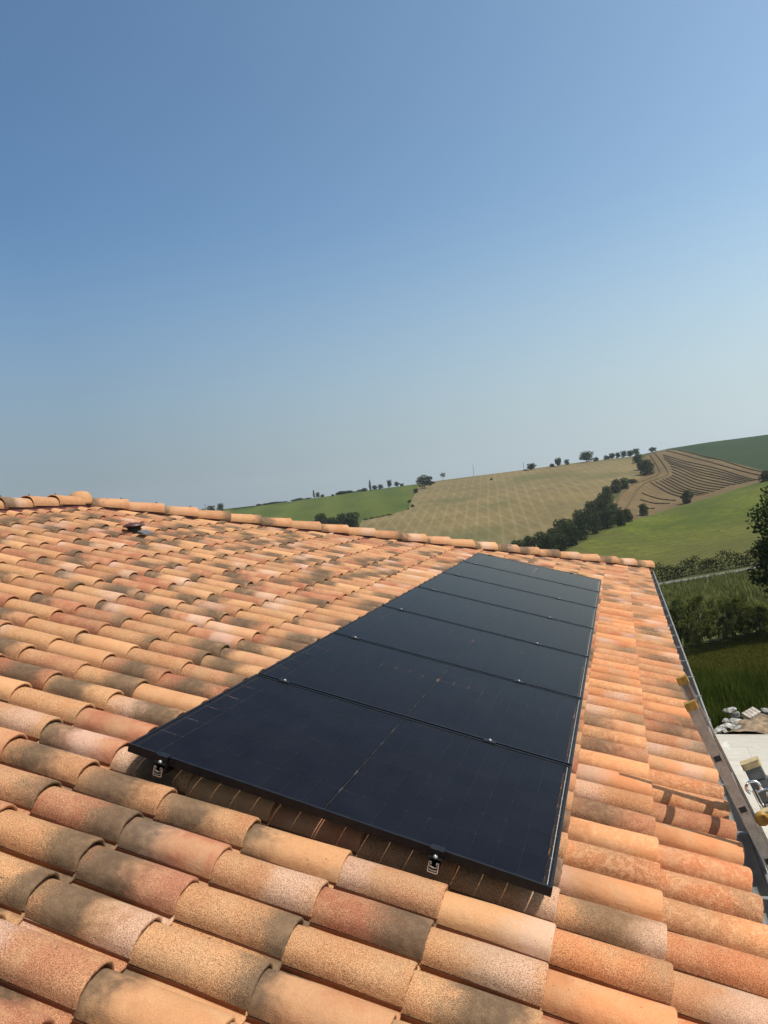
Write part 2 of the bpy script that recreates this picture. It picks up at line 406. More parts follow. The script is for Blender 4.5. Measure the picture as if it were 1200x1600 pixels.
# ridge and hip cover tiles, each one its own sub-part of the roof
def cover_tile(p0, p1, r0, r1, cap=False):
    """half-round tapered tile from p0 (narrow, uphill) to p1 (wide)"""
    ax = (p1 - p0); L = ax.length; ax.normalize(); sd = ax.cross(Vector((0, 0, 1))).normalized(); up = sd.cross(ax)
    n = 15; V = []; rings = []
    for s, dr in ((0, 0), (.5, 0), (.93, 0), (.985, .002), (1, -.003), (.998, -.013), (.7, -.013)):
        r = r0 + (r1 - r0) * s + dr
        rings.append([p0 + ax * (L * s) + sd * (r * math.cos(a)) + up * (r * .86 * math.sin(a)) for a in [R(-14) + R(208) * i / (n - 1) for i in range(n)]])
    V = [q for r_ in rings for q in r_]; F = []
    for a in range(len(rings) - 1):
        for i in range(n - 1): F.append((a * n + i, a * n + i + 1, (a + 1) * n + i + 1, (a + 1) * n + i))
    st = []
    for s in (0, .5, .93, .985, 1, .998, .7): st += [(s, i / n, 0) for i in range(n)]
    k = len(V); edge = []
    for s in (0, .5, .985):
        r = r0 + (r1 - r0) * s
        for a0, q in ((R(-14), 1), (R(194), 1)):
            o_ = p0 + ax * (L * s) + sd * (r * math.cos(a0)) + up * (r * .86 * math.sin(a0)); i_ = o_ - sd * (.013 * math.copysign(1, math.cos(a0)))
            edge += [o_, i_]
    V += edge; st += [(.5, .5, 0)] * len(edge)
    for a in range(2):
        F.append((k + a * 4, k + a * 4 + 1, k + (a + 1) * 4 + 1, k + (a + 1) * 4)); F.append((k + a * 4 + 2, k + (a + 1) * 4 + 2, k + (a + 1) * 4 + 3, k + a * 4 + 3))
    r = rng.random(4); r[0] *= .72; r[3] = .1 if rng.random() < .35 else .9
    return np.array(V), np.array(F)[:, ::-1], np.array(st), np.tile(r, (len(V), 1))
def place_cover(a, b, n, lift, name):
    L = (b - a).length; d = (b - a).normalized(); ex = L / n; lift += .022
    for i in range(n):
        p0 = a + d * (ex * i - .05); p1 = a + d * (ex * (i + 1) + .012)
        p0 = p0 + Vector((0, 0, lift - .022)); p1 = p1 + Vector((0, 0, lift))
        V, F, st, rn = cover_tile(p0, p1, .100, .118)
        o = np_mesh(name, V, F, M['tile'], roof, True, {'tile_st': ('FLOAT_VECTOR', st), 'tile_rnd': ('FLOAT_COLOR', rn)})
        if i % 1 == 0:
            s = MB(); q = p0.lerp(p1, .86); c = q + Vector((0, 0, .1))
            s.lathe([(.013, 0), (.013, .006), (.007, .008), (.007, .016), (0.0001, .018)], Matrix.Translation(c), 8); s.build('screw', M['vent_dark'], roof)
CRW = -.098
ridge_top = RW(0, RX / CT, CRW)
place_cover(Vector((RX, Y0 + RX - .12, ridge_top.z)), Vector((RX, -8.9, ridge_top.z)), 34, .0, 'ridge_tile')
hip_lo = RW(Y0 + VE * CT, VE, CRW); hip_hi = RW(Y0 + RX, RX / CT, CRW)
place_cover(hip_hi + (hip_lo - hip_hi).normalized() * .1, hip_lo + (hip_lo - hip_hi).normalized() * .03, 22, .0, 'hip_tile')
ml = Vector((2 * RX - hip_lo.x, hip_lo.y, hip_lo.z))
place_cover(hip_hi + (ml - hip_hi).normalized() * .1, ml, 22, .0, 'hip_tile')
# dark red closure strips below them
cl = MB()
for a, b in ((Vector((RX, Y0 + RX, ridge_top.z)), Vector((RX, -8.9, ridge_top.z))), (hip_hi, hip_lo), (hip_hi, ml)):
    d = (b - a).normalized(); sd = d.cross(Vector((0, 0, 1))).normalized(); up = sd.cross(d)
    for s in (-1, 1): cl.add([a + sd * s * .080 + up * .03, b + sd * s * .080 + up * .03, b + sd * s * .100 - up * .085, a + sd * s * .100 - up * .085], [(0, 1, 2, 3)])
c_ = cl.build('ridge_closure', M['closure'], roof)
# domed three-way cap where the hips meet the ridge
cp = []; ce = hip_hi + Vector((0, -.02, .015)); n = 20
st = []; F = []; prof = [(.018, .142), (.058, .139), (.098, .122), (.128, .088), (.142, .045), (.147, .0), (.149, -.03), (.138, -.03), (.132, .02)]
for j, (r_, h) in enumerate(prof):
    for k in range(n):
        a = 2 * math.pi * k / n; cp.append((ce.x + r_ * math.cos(a), ce.y + r_ * math.sin(a), ce.z + h)); st.append((j / 9, k / n, 0))
for j in range(len(prof) - 1):
    for k in range(n): F.append((j * n + k, j * n + (k + 1) % n, (j + 1) * n + (k + 1) % n, (j + 1) * n + k))
for k in range(0, n - 2, 2): F.append((0, k, k + 1, k + 2)) if k else None
top = np_mesh('ridge_cap', np.array(cp), np.array(F)[:, ::-1], M['tile'], roof, True,
              {'tile_st': ('FLOAT_VECTOR', np.array(st)), 'tile_rnd': ('FLOAT_COLOR', np.tile([.03, .7, .6, .2], (len(cp), 1)))})
# mushroom vent among the tiles near the ridge
vu, vv = 4.42, -3.16; vb = RW(vu, vv, -.12)
vt = MB(); Mv = Matrix.Translation(vb)
vt.lathe([(.07, -.05), (.07, .03), (.082, .032), (.082, .042), (.07, .044), (.07, .056), (.082, .058), (.082, .066), (.066, .07)], Mv, 20, 0)
vent = under(vt.build('roof_vent', M['vent_dark']))
vc = MB(); vc.lathe([(.066, .066), (.112, .068), (.118, .074), (.112, .086), (.088, .102), (.04, .112), (.0005, .114)], Mv, 24); vc.build('cap', M['vent_brown'], vent)
vf = MB()
for q in range(2): vf.prism([(.0, 0), (.10, 0), (.10, .006), (.0, .02)], RW(vu - .12 + .09 * q, vv + .11, -.085), MAIN[2], MAIN[3], MAIN[1], .085)
vf.build('flashing', M['lead'], vent)
# ------------------------------------------------------------------ rails and panels
PL, PW, PG = 1.722, 1.134, .020; NP = 7
ALEN = NP * PW + (NP - 1) * PG
def roof_matrix(u, v, w):
    """local x runs down the slope, y along the eave, z off the roof"""
    o = RW(u, v, w); return Matrix(((CT, 0, ST, o.x), (0, 1, 0, o.y), (-ST, 0, CT, o.z), (0, 0, 0, 1)))
rail_say = ['upper of the two mounting rails below the panels, its open cut end nearer the ridge', 'lower of the two mounting rails below the panels, its open cut end nearer the gutter']
for q, v in enumerate((.168, 1.312)):
    rail = empty('mounting_rail'); rail.matrix_world = roof_matrix(0, v, -.035); tag(rail, rail_say[q], 'mounting rail', 'mounting rails')
    p = MB(); y0_, ln = -.028, ALEN + .06
    out = [(-.018, -.004), (-.009, -.004), (-.009, -.010), (-.014, -.010), (-.014, -.018), (-.004, -.022), (.004, -.022), (.014, -.018), (.014, -.010), (.009, -.010), (.009, -.004), (.018, -.004),
           (.018, -.040), (-.018, -.040)]
    p.prism(out, (0, y0_ + .002, 0), Vector((1, 0, 0)), Vector((0, 0, 1)), Vector((0, 1, 0)), ln); p.build('rail_profile', M['black_metal'], rail)
    ct = MB()
    def line2(pts, wd):
        for a, b in zip(pts, pts[1:]):
            a, b = Vector((a[0], 0, a[1])), Vector((b[0], 0, b[1])); m_ = (a + b) / 2; d_ = (b - a); ang = math.atan2(d_.z, d_.x)
            ct.box((m_.x, y0_, m_.z), (d_.length + wd, .006, wd), Matrix.Rotation(-ang, 3, 'Y'))
    line2(out + [out[0]], .0026); line2([(-.014, -.030), (.0, -.033), (.014, -.030)], .002)
    ct.build('cut_end', M['cut_alu'], rail)
    for i in range(NP + 1):
        y = i * (PW + PG) - PG / 2
        if i == 0: y = -.010
        if i == NP: y = ALEN + .010
        cb = MB()
        if i in (0, NP):
            k = 1 if i == 0 else -1
            cb.box((0, y, .0175), (.050, .014, .035)); cb.box((0, y + .010 * k, .0372), (.050, .034, .0035)); cb.box((0, y - .012 * k, .012), (.050, .014, .003))
            if q == 0 and i == 0: cb.box((.036, y - .010, .012), (.003, .004, .050), Matrix.Rotation(R(26), 3, 'Y')); cb.box((.022, y - .010, -.012), (.02, .004, .003))
        else:
            cb.box((0, y, .0372), (.06, .036, .0035)); cb.box((0, y, .017), (.06, .012, .036))
        cl_ = cb.build('clamp', M['black_metal'], rail, .0008)
        bt = MB(); bt.lathe([(.008, .0), (.008, .006), (.004, .007), (.0035, .004), (.0001, .004)], Matrix.Translation((0, y - (.012 if i == 0 else 0), .0135 if i == 0 else .039)), 10); bt.build('bolt', M['bolt'], cl_)

def make_panel():
    root = empty('solar_panel')
    f = MB(); h = .035
    for c, s in (((PL / 2, .0055, -h / 2), (PL, .011, h)), ((PL / 2, PW - .0055, -h / 2), (PL, .011, h)),
                 ((.0055, PW / 2, -h / 2), (.011, PW - .022, h)), ((PL - .0055, PW / 2, -h / 2), (.011, PW - .022, h))): f.box(c, s)
    f.box((PL / 2, .0175, -h + .001), (PL - .03, .013, .002)); f.box((PL / 2, PW - .0175, -h + .001), (PL - .03, .013, .002))
    f.build('frame', M['black_metal'], root, .0008)
    g = MB(); g.add([(.0105, .0105, -.0016), (PL - .0105, .0105, -.0016), (PL - .0105, PW - .0105, -.0016), (.0105, PW - .0105, -.0016)], [(0, 1, 2, 3)])
    g.build('glass', M['glass'], root)
    c = MB(); cw, chh = .0912, .1820; x0 = .0345; y0 = .021
    for i in range(18):
        xa = x0 + i * cw + (.012 if i >= 9 else 0)
        for j in range(6):
            ya = y0 + j * chh; ch = .0012
            a, b, d, e_ = xa + .0008, xa + cw - .0008, ya + .0004, ya + chh - .0004
            c.add([(a + ch, d, -.006), (b, d, -.006), (b, e_, -.006), (a + ch, e_, -.006), (a, e_ - ch, -.006), (a, d + ch, -.006)], [(0, 1, 2, 3, 4, 5)])
    c.build('cells', M['cells'], root)
    # black surround of the cells, with clear slits either side of the middle band
    k = MB(); zb = -.0064; xe = x0 + 18 * cw + .012; xm = x0 + 9 * cw
    def sheet(xa, ya, xb, yb): k.add([(xa, ya, zb), (xb, ya, zb), (xb, yb, zb), (xa, yb, zb)], [(0, 1, 2, 3)])
    sheet(.0112, .0112, x0 - .0006, PW - .0112); sheet(xe + .0034, .0112, PL - .0112, PW - .0112); sheet(xm + .0022, .0112, xm + .0098, PW - .0112)
    sheet(x0 - .0006, .0112, xe + .0034, y0 - .0006); sheet(x0 - .0006, y0 + 6 * chh + .0006, xe + .0034, PW - .0112)
    k.build('backsheet', M['backsheet'], root)
    r = MB(); z = -.0045; q = MB()
    def strip(m_, xa, ya, xb, yb): m_.add([(xa, ya, z), (xb, ya, z), (xb, yb, z), (xa, yb, z)], [(0, 1, 2, 3)])
    xr = PL - .0205; strip(r, xr, .018, xr + .0024, PW - .018)
    for j in range(1, 6):
        y = y0 + j * chh; strip(r, xr - .005, y - .0011, xr + .007, y + .0011); strip(q, .0135, y - .0008, .070, y + .0008); strip(q, .082, y - .0017, .090, y + .0017)
    for j in range(6): strip(r, xr - .004, y0 + (j + .5) * chh - .0008, xr + .003, y0 + (j + .5) * chh + .0008)
    for j in (1, 2, 4, 5): strip(q, xm + .003, y0 + j * chh - .022, xm + .0040, y0 + j * chh + .022); strip(q, xm + .008, y0 + j * chh - .03, xm + .009, y0 + j * chh + .014)
    gr = MB()
    for i in range(1, 18):
        xa = x0 + i * cw + (.012 if i >= 9 else 0)
        if i != 9: strip(gr, xa - .0003, y0, xa + .0003, y0 + 6 * chh)
        else: strip(gr, xm + .0050, y0, xm + .0062, y0 + 6 * chh)
        for j in range(1, 6): strip(q, xa - .0012, y0 + j * chh - .0012, xa + .0012, y0 + j * chh + .0012)
    r.build('ribbon', M['ribbon'], root); q.build('solder_tabs', M['tab'], root)
    for j in range(1, 6): strip(gr, x0, y0 + j * chh - .0002, xe, y0 + j * chh + .0002)
    gr.build('cell_grid', M['grid'], root)
    return root
def copy_tree(o, parent=None):
    c = o.copy(); COL.objects.link(c)
    if parent: c.parent = parent
    for ch in list(o.children): copy_tree(ch, c)
    return c
say = ['black solar panel nearest the camera, its front frame overhanging the tiles and cut rail ends',
       'second black solar panel of the row, just beyond the one with the open front edge',
       'third black solar panel counted from the open front edge of the row',
       'middle black solar panel of the row of seven, three panels either side',
       'fifth black solar panel from the open front edge, third from the hip end',
       'bluish reflecting solar panel last but one before the hip end of the row',
       'farthest solar panel of the row, reflecting pale sky below the hip tiles']
pn = make_panel()
for i in range(NP):
    o = pn if i == 0 else copy_tree(pn)
    o.matrix_world = roof_matrix(i * (PW + PG), 0, 0); tag(o, say[i], 'solar panel', 'solar panels on the roof')

# ------------------------------------------------------------------ ladder against the gutter
lad = empty('ladder'); LE = R(69.5)
LUP = Vector((-math.cos(LE), 0, math.sin(LE))); LN = Vector((math.sin(LE), 0, math.cos(LE))); LY = Vector((0, 1, 0))
P1 = RW(1.02, 2.317, .266); lift = .0
base_L = -(P1.z) / LUP.z
foot = P1 + LUP * base_L
lad.matrix_world = Matrix.Translation(foot); tag(lad, 'extended aluminium ladder with ochre end caps leaning on the gutter beside the panels', 'ladder')
def lp(L, y, n): return P1 + LUP * L + LY * y + LN * n - foot     # L measured from the upper visible rung
def stile(y, n, L0, L1, out, nm='stile'):
    b = MB(); d, t, lip = .047, .028, .003
    s = out
    pr = [(-d / 2, 0), (d / 2, 0), (d / 2, s * t), (d / 2 - .010, s * t), (d / 2 - .010, s * (t - lip)), (d / 2 - .006, s * lip), (-d / 2 + .006, s * lip), (-d / 2 + .010, s * (t - lip)), (-d / 2 + .010, s * t), (-d / 2, s * t)]
    b.prism(pr, lp(L0, y, n), LN, LY, LUP, L1 - L0)
    o = b.build(nm, M['alu'], lad)
    # dark rung sockets in the outer web
    for k in range(-13, 1 if L1 < .3 else 2):
        L = .242 * k
        if L0 + .05 < L < L1 - .05:
            q = MB(); q.prism([(-.015, -.013), (.015, -.013), (.015, .013), (-.015, .013)], lp(L, y, n) - LY * s * .0012, LN, LUP, LY * s, .0009)
            rim = MB(); h = [(-.020, -.018), (.020, -.018), (.020, .018), (-.020, .018)]
            rim.prism(h, lp(L, y, n) - LY * s * .0006, LN, LUP, LY * s, .0005); rim.build('rung_flange', M['alu'], o); q.build('rung_socket', M['rubber'], o)
    c = MB(); c.prism([(-d / 2 - .003, -.002 * s), (d / 2 + .003, -.002 * s), (d / 2 + .003, s * (t + .002)), (-d / 2 - .003, s * (t + .002))], lp(L1 - .028, y, n), LN, LY, LUP, .036)
    c.build('end_cap', M['yellow'], o, .004)
    return o
WL = .43
TOP = .262
stile(0, .0, base_L + .9, TOP, 1); stile(WL, .0, base_L + .9, TOP + .012, -1)
for k in range(-8, 1):
    b = MB(); b.prism([(-.014, -.014), (.014, -.014), (.014, .014), (-.014, .014)], lp(.242 * k, .004, 0), LN, LUP, LY, WL - .008); b.build('rung', M['alu'], lad, .002)
# lower section carried on the outer side, its heads just clear of the gutter
NO, LT = .10, -.235
stile(-.035, NO, base_L, LT - .06, 1); stile(WL + .035, NO, base_L, LT - .03, -1)
for k in range(int(base_L / .242) + 1, -1):
    b = MB(); b.prism([(-.014, -.014), (.014, -.014), (.014, .014), (-.014, .014)], lp(.242 * k + .05, -.031, NO), LN, LUP, LY, WL + .062); b.build('rung', M['alu'], lad, .002)
for y in (-.035, WL + .035):
    b = MB(); b.prism([(-.04, -.02), (.04, -.02), (.04, .04), (-.04, .04)], lp(base_L - .015, y, NO), LN, LY, LUP, .07); b.build('foot', M['rubber'], lad, .006)
# grey guide housing, sprung hook and stay rods on the far head of that section
yy = WL - .02
gh = MB()
for k, (L, hgt, wd) in enumerate(((LT - .035, .060, .080), (LT - .125, .105, .092), (LT - .235, .105, .086), (LT - .345, .105, .086))):
    gh.prism([(-.5 * wd, -.02), (.5 * wd, -.02), (.5 * wd, .02), (-.5 * wd, .02)], lp(L - hgt / 2, yy, NO + .012), LN, LY, LUP, hgt)
gh.build('guide', M['grey_plastic'], lad, .006)
gc = MB(); gc.prism([(-.045, -.024), (.045, -.024), (.045, .024), (-.045, .024)], lp(LT - .005, yy, NO + .012), LN, LY, LUP, .032); gc.build('end_cap', M['beige_cap'], lad, .010)
hk = MB()
hk.tube([lp(LT - .085 + .032 * math.sin(R(-60) + R(280) * i / 14), yy - .040, NO - .026 + .032 * math.cos(R(-60) + R(280) * i / 14)) for i in range(15)], .008, 8)
hk.build('hook', M['chrome'], lad)
rd = MB()
for q in (.012, .028): rd.tube([lp(LT - .10, yy - .03, NO - .05 + q), lp(LT - .36, yy - .03, NO - .05 + q)], .0035, 6)
rd.tube([lp(LT - .11, yy - .035, NO - .02), lp(LT - .11, yy - .035, NO + .03)], .006, 6)
rd.lathe([(.0001, .0), (.013, .002), (.016, .010), (.010, .018), (.0001, .02)], Matrix.Translation(lp(LT - .13, yy - .05, NO + .025)) @ Matrix.Rotation(R(90), 4, 'X'), 12)
rd.build('stay_rod', M['chrome'], lad)
# ochre guide wheel and bar on the near head
yw = .02
gw = MB(); gw.lathe([(.0001, 0), (.026, .0), (.030, .006), (.030, .026), (.024, .032), (.012, .028), (.0001, .028)], Matrix.Translation(lp(LT - .07, yw, NO - .045)) @ Matrix.Rotation(R(90), 4, 'X'), 18); gw.build('guide_wheel', M['yellow'], lad)
gb_ = MB(); gb_.prism([(-.012, -.02), (.012, -.02), (.012, .02), (-.012, .02)], lp(LT - .055, yw, NO - .035), LUP, LY, LN, .16); gb_.build('guide_bar', M['beige_cap'], lad, .005)
# ------------------------------------------------------------------ land
CAM=(1.98675893,-2.56589721)     # survey origin of the land form (plan)
ZC=4.632                         # reference level
AZ=[-60,-32,-20,-12,-7,-4,0,2,6,10,20,60]
SP_R=[200,200,202,205,212,230,290,330,380,420,470,470]
SP_E=[-6.4,-6.4,-6.4,-6.3,-6.05,-5.1,-3.5,-3.02,-2.1,-1.15,-.6,-.6]
SK=[(-60,.3),(-32,.47),(-24,.58),(-19,.83),(-14.5,.95),(-9.8,1.11),(-6.5,1.2),(-2,1.33),(1,1.33),(3.4,1.6),(6.2,1.73),(10,1.79),(20,1.9),(60,1.5)]
def land_controls(a):
    """distances and levels (relative to ZC) along bearing a, in degrees"""
    I=lambda xs,ys:float(np.interp(a,xs,ys))
    t=lambda e:math.tan(math.radians(e))
    rs=I(AZ,SP_R);es=I(AZ,SP_E);ek=I([p[0] for p in SK],[p[1] for p in SK])
    et=max(-12.9,min(-10.8,-12.6+.2*(a-3)));er=max(-8.6,min(-6.9,-8.05+.13*(a-2)))
    out=[(0,-4.68),(9,-4.68),(13.2,-4.72),(16,30*t(-14.9)*.18-4.72*.82),(30,30*t(-14.9)),(75,75*t(et)),(120,(75*t(et)*.42+165*t(er)*.58)),(165,165*t(er)),(180,180*t(er+.3))]
    out+=[(rs,rs*t(es)),(rs+45,(rs+45)*t(es-.22))]
    rv,zv=out[-1];zk=800*t(ek)
    out+=[((rv+800)/2,(zv+zk)/2+2.0),(800,zk),(960,zk-5),(1600,zk-80),(4000,zk-300)]
    return out
_cache={}
def _col(a):
    a=round(max(-60,min(60,a))*4)/4
    if a not in _cache:
        c=land_controls(a);x=np.array([p[0] for p in c],float);y=np.array([p[1] for p in c],float)
        h=np.diff(x);d=np.diff(y)/h;m=np.zeros(len(x));m[0]=d[0];m[-1]=d[-1]
        for i in range(1,len(x)-1):
            if d[i-1]*d[i]>0:
                w1=2*h[i]+h[i-1];w2=h[i]+2*h[i-1];m[i]=(w1+w2)/(w1/d[i-1]+w2/d[i])
        _cache[a]=(x,y,m,h)
    return _cache[a]
def _eval(col,r):
    x,y,m,h=col;r=min(r,3999.);i=int(np.searchsorted(x,r,side='right')-1);i=max(0,min(len(h)-1,i))
    t=(r-x[i])/h[i];t2=t*t;t3=t2*t
    return (2*t3-3*t2+1)*y[i]+(t3-2*t2+t)*h[i]*m[i]+(-2*t3+3*t2)*y[i+1]+(t3-t2)*h[i]*m[i+1]
def land_polar(a,r):
    a=max(-60,min(60,a));a0=math.floor(a*4)/4;f=(a-a0)*4
    z=_eval(_col(a0),r)
    if f>1e-6: z=z*(1-f)+_eval(_col(a0+.25),r)*f
    return ZC+z
def polar(x,y):
    return math.degrees(math.atan2(x-CAM[0],y-CAM[1])),math.hypot(x-CAM[0],y-CAM[1])
def land(x,y):
    return land_polar(*polar(x,y))

def ground(x, y): return land(x, y)
def field_mat(name, lo, hi, scale, fine=0, finecol=None, extra=None, bump=0.0):
    t = NT(name); P = t.pos(); n = t.noise(P, scale, 5, .6); c = t.mix(t.rng(n, .3, .7), lo, hi)
    if fine:
        f = t.noise(P, fine, 4, .65); c = t.mix(t.math('MULTIPLY', t.rng(f, .45, .65), .55), c, finecol)
    if extra: c = extra(t, P, c)
    if bump: t.bump(t.noise(P, fine or 1, 4, .7), bump, .5)
    return t.fin(c, .95, 0, .1)
def stripes(t, P, ang, period, wob=.35, thr=(.75, .95), nscale=.012):
    """thin parallel lines across a field, period in metres"""
    mp = t.n('ShaderNodeMapping'); mp.inputs['Rotation'].default_value = (0, 0, R(ang)); t.l(P, mp.inputs[0])
    sx = t.n('ShaderNodeSeparateXYZ'); t.l(mp.outputs[0], sx.inputs[0])
    nz = t.noise(P, nscale, 2); x = t.math('ADD', t.math('MULTIPLY', sx.outputs[0], 1.0 / period), t.math('MULTIPLY', nz, wob))
    fr = t.math('ABSOLUTE', t.math('SUBTRACT', t.math('FRACT', x), .5))
    return t.rng(fr, thr[0] / 2, thr[1] / 2)
def ex_stubble(t, P, c):
    for ang, per, k in ((-9, 6.5, .28), (-22, 8.5, .22), (40, 31, .10)):
        s = stripes(t, P, ang, per, .9, (.60, .98), .004); br = t.rng(t.noise(P, .025, 4), .22, .55)
        c = t.mix(t.math('MULTIPLY', t.math('MULTIPLY', s, br), k), c, (.185, .150, .082))
    g = t.rng(t.noise(P, .011, 4), .48, .68); c = t.mix(t.math('MULTIPLY', g, .55), c, (.050, .058, .019))
    return c
def ex_rows(ang, per, col, k=.5):
    def f(t, P, c):
        s = stripes(t, P, ang, per, .8, (.3, .8)); c = t.mix(t.math('MULTIPLY', s, k), c, col); return c
    return f
def ex_rg(t, P, c):
    mp = t.n('ShaderNodeMapping'); mp.inputs['Rotation'].default_value = (0, 0, R(-16)); mp.inputs['Scale'].default_value = (.006, .05, 1); t.l(P, mp.inputs[0])
    b = t.noise(mp.outputs[0], 1, 4, .6); c = t.mix(t.math('MULTIPLY', t.rng(b, .5, .72), .6), c, (.080, .068, .018))
    b2 = t.noise(mp.outputs[0], 2.3, 4, .6); c = t.mix(t.math('MULTIPLY', t.rng(b2, .5, .7), .5), c, (.036, .058, .006))
    st_ = stripes(t, P, 62, 5.5, 1.2, (.2, .9), .006); c = t.mix(t.math('MULTIPLY', st_, .38), c, (.030, .042, .006))
    sx = t.n('ShaderNodeSeparateXYZ'); t.l(P, sx.inputs[0]); near = t.rng(sx.outputs[1], 290, 190)
    c = t.mix(t.math('MULTIPLY', near, .7), c, (.066, .056, .016)); d = t.noise(P, .55, 3, .7)
    return t.mix(t.math('MULTIPLY', t.rng(d, .5, .66), .6), c, (.023, .034, .006))
def ex_brown(t, P, c):
    s = stripes(t, P, -14, 3.6, 2.2, (.25, .9), .008); c = t.mix(t.math('MULTIPLY', s, .5), c, (.054, .037, .017)); g = t.rng(t.noise(P, .035, 4), .4, .7); return t.mix(t.math('MULTIPLY', g, .4), c, (.125, .090, .042))
M['ground'] = field_mat('meadow', (.036, .040, .007), (.055, .055, .012), .06, .9, (.016, .023, .005))
M['stubble'] = field_mat('stubble', (.096, .073, .030), (.126, .094, .039), .02, .25, (.070, .060, .026), ex_stubble)
M['lgreen'] = field_mat('green_crop', (.032, .047, .006), (.054, .068, .0085), .012, .22, (.023, .036, .006), ex_rows(-20, 34, (.070, .082, .012), .35))
M['rgreen'] = field_mat('green_crop_near', (.044, .058, .0045), (.098, .108, .009), .045, .35, (.026, .036, .005), ex_rg)
M['brown'] = field_mat('raked_straw', (.084, .057, .023), (.106, .073, .031), .015, .4, (.058, .041, .021), ex_brown)
M['windrow'] = field_mat('windrow', (.056, .040, .019), (.080, .056, .027), .35)
M['dgreen'] = field_mat('maize_dark', (.017, .030, .011), (.022, .037, .013), .02, .3, (.012, .022, .008))
M['corn'] = field_mat('maize_soil', (.050, .056, .014), (.070, .072, .020), .1, 1.4, (.022, .030, .009))
M['road'] = plain('gravel_road', (.095, .09, .074), .95, 0, .2, 2)
M['dirt'] = plain('dry_dirt', (.135, .095, .056), .95, 0, .5, 9)
M['rock'] = plain('limestone', (.20, .195, .18), .9, 0, .5, 14)
M['concrete'] = plain('broken_concrete', (.28, .245, .205), .9, 0, .3, 9)
def paving():
    t = NT('stone_paving'); P = t.pos(); br = t.n('ShaderNodeTexBrick'); t.l(P, br.inputs['Vector'])
    br.inputs['Scale'].default_value = 1.0; br.inputs['Brick Width'].default_value = 1.2; br.inputs['Row Height'].default_value = .6; br.inputs['Mortar Size'].default_value = .004
    br.inputs['Color1'].default_value = (.285, .270, .235, 1); br.inputs['Color2'].default_value = (.315, .30, .265, 1); br.inputs['Mortar'].default_value = (.19, .18, .155, 1)
    mp = t.n('ShaderNodeMapping'); mp.inputs['Scale'].default_value = (2.2, 9, 1); t.l(P, mp.inputs[0]); v = t.noise(mp.outputs[0], 1, 5, .6, .5)
    c = t.mix(t.math('MULTIPLY', t.rng(v, .42, .7), .5), br.outputs[0], (.24, .22, .185)); w_ = t.noise(P, 1.7, 5, .65, 1)
    c = t.mix(t.math('MULTIPLY', t.rng(w_, .58, .66), .7), c, (.39, .38, .35)); return t.fin(c, .7, 0, .3)
M['paving'] = paving()

# one sheet to the horizon
az = np.concatenate([np.arange(-180, -60, 6), np.arange(-60, 32, .5), np.arange(32, 180, 6)]); nr = np.concatenate([[0.01, 4, 9, 11, 13.2, 14.5, 16, 18, 21, 25], np.arange(30, 180, 6), np.arange(180, 520, 10), np.arange(520, 1000, 20), [1100, 1250, 1450, 1650]])
TVs = np.array([(CAM[0] + r * math.sin(R(a)), CAM[1] + r * math.cos(R(a)), land_polar(a, r)) for r in nr for a in az]); na = len(az)
TFs = [(i * na + j, i * na + (j + 1) % na, (i + 1) * na + (j + 1) % na, (i + 1) * na + j) for i in range(len(nr) - 1) for j in range(na)]
tag(np_mesh('ground', TVs, np.array(TFs)[:, ::-1], M['ground']), kind='structure')

def edge_r(poly, a):
    """distance at which the boundary line crosses bearing a"""
    pa = [polar(*p) for p in poly]; best = None
    for (a0, r0), (a1, r1) in zip(pa, pa[1:]):
        if min(a0, a1) - 1e-9 <= a <= max(a0, a1) + 1e-9:
            t = (a - a0) / (a1 - a0) if abs(a1 - a0) > 1e-9 else 0; r = r0 + (r1 - r0) * t
            best = r if best is None else best
    return best
def field(name, near, far, mat, step=.12, nt=36, lift=.0007, extra=None):
    A = [polar(*p)[0] for p in near + far]; A0 = max(min(polar(*p)[0] for p in near), min(polar(*p)[0] for p in far)); A1 = min(max(polar(*p)[0] for p in near), max(polar(*p)[0] for p in far))
    n = max(2, int((A1 - A0) / step)); V = []; cols = []
    for i in range(n + 1):
        a = A0 + (A1 - A0) * i / n; r0, r1 = edge_r(near, a), edge_r(far, a)
        if r0 is None or r1 is None: continue
        r1 = max(r1, r0 + .5)
        j = .4 * math.sin(i * 1.7) + .3 * math.sin(i * 4.1)
        cols.append([(CAM[0] + r * math.sin(R(a)), CAM[1] + r * math.cos(R(a)), land_polar(a, r) + .05 + r * lift) for r in [r0 + j + (r1 - r0) * t / nt for t in range(nt + 1)]])
    V = [p for c in cols for p in c]; F = [(i * (nt + 1) + t, (i + 1) * (nt + 1) + t, (i + 1) * (nt + 1) + t + 1, i * (nt + 1) + t + 1) for i in range(len(cols) - 1) for t in range(nt)]
    mi = [0] * len(F); V = np.array(V); F = np.array(F)[:, :]
    return tag(np_mesh(name, V, F, mat, None, True), kind='structure')
stubble_near=[(-139.8,397.2),(-92.8,344.9),(-52.4,304.8),(-34.6,309.9),(-22.5,324.6),(-15.0,376.7),(-8.0,430.0),(-2.8,477.6),(20.2,557.9)]
stubble_far=[(-143.2,407.2),(-151.2,438.3),(-138.1,453.1),(-131.8,478.9),(-145.8,538.4),(-159.3,604.7),(-183.1,711.8),(-178.4,749.6),(-125.7,733.4),(-82.2,736.6),(-51.5,743.5),(-23.2,743.5),(14.9,751.8),(20.2,557.9)]
lgreen_near=[(-323.6,495.8),(-237.1,444.8),(-167.7,408.5),(-141.4,402.0),(-150.3,435.4),(-137.1,449.8),(-131.4,475.4),(-159.2,600.1),(-179.2,696.8)]
lgreen_far=[(-428.5,658.6),(-369.0,631.9),(-332.0,626.2),(-302.1,676.4),(-243.4,700.8),(-183.1,711.8)]
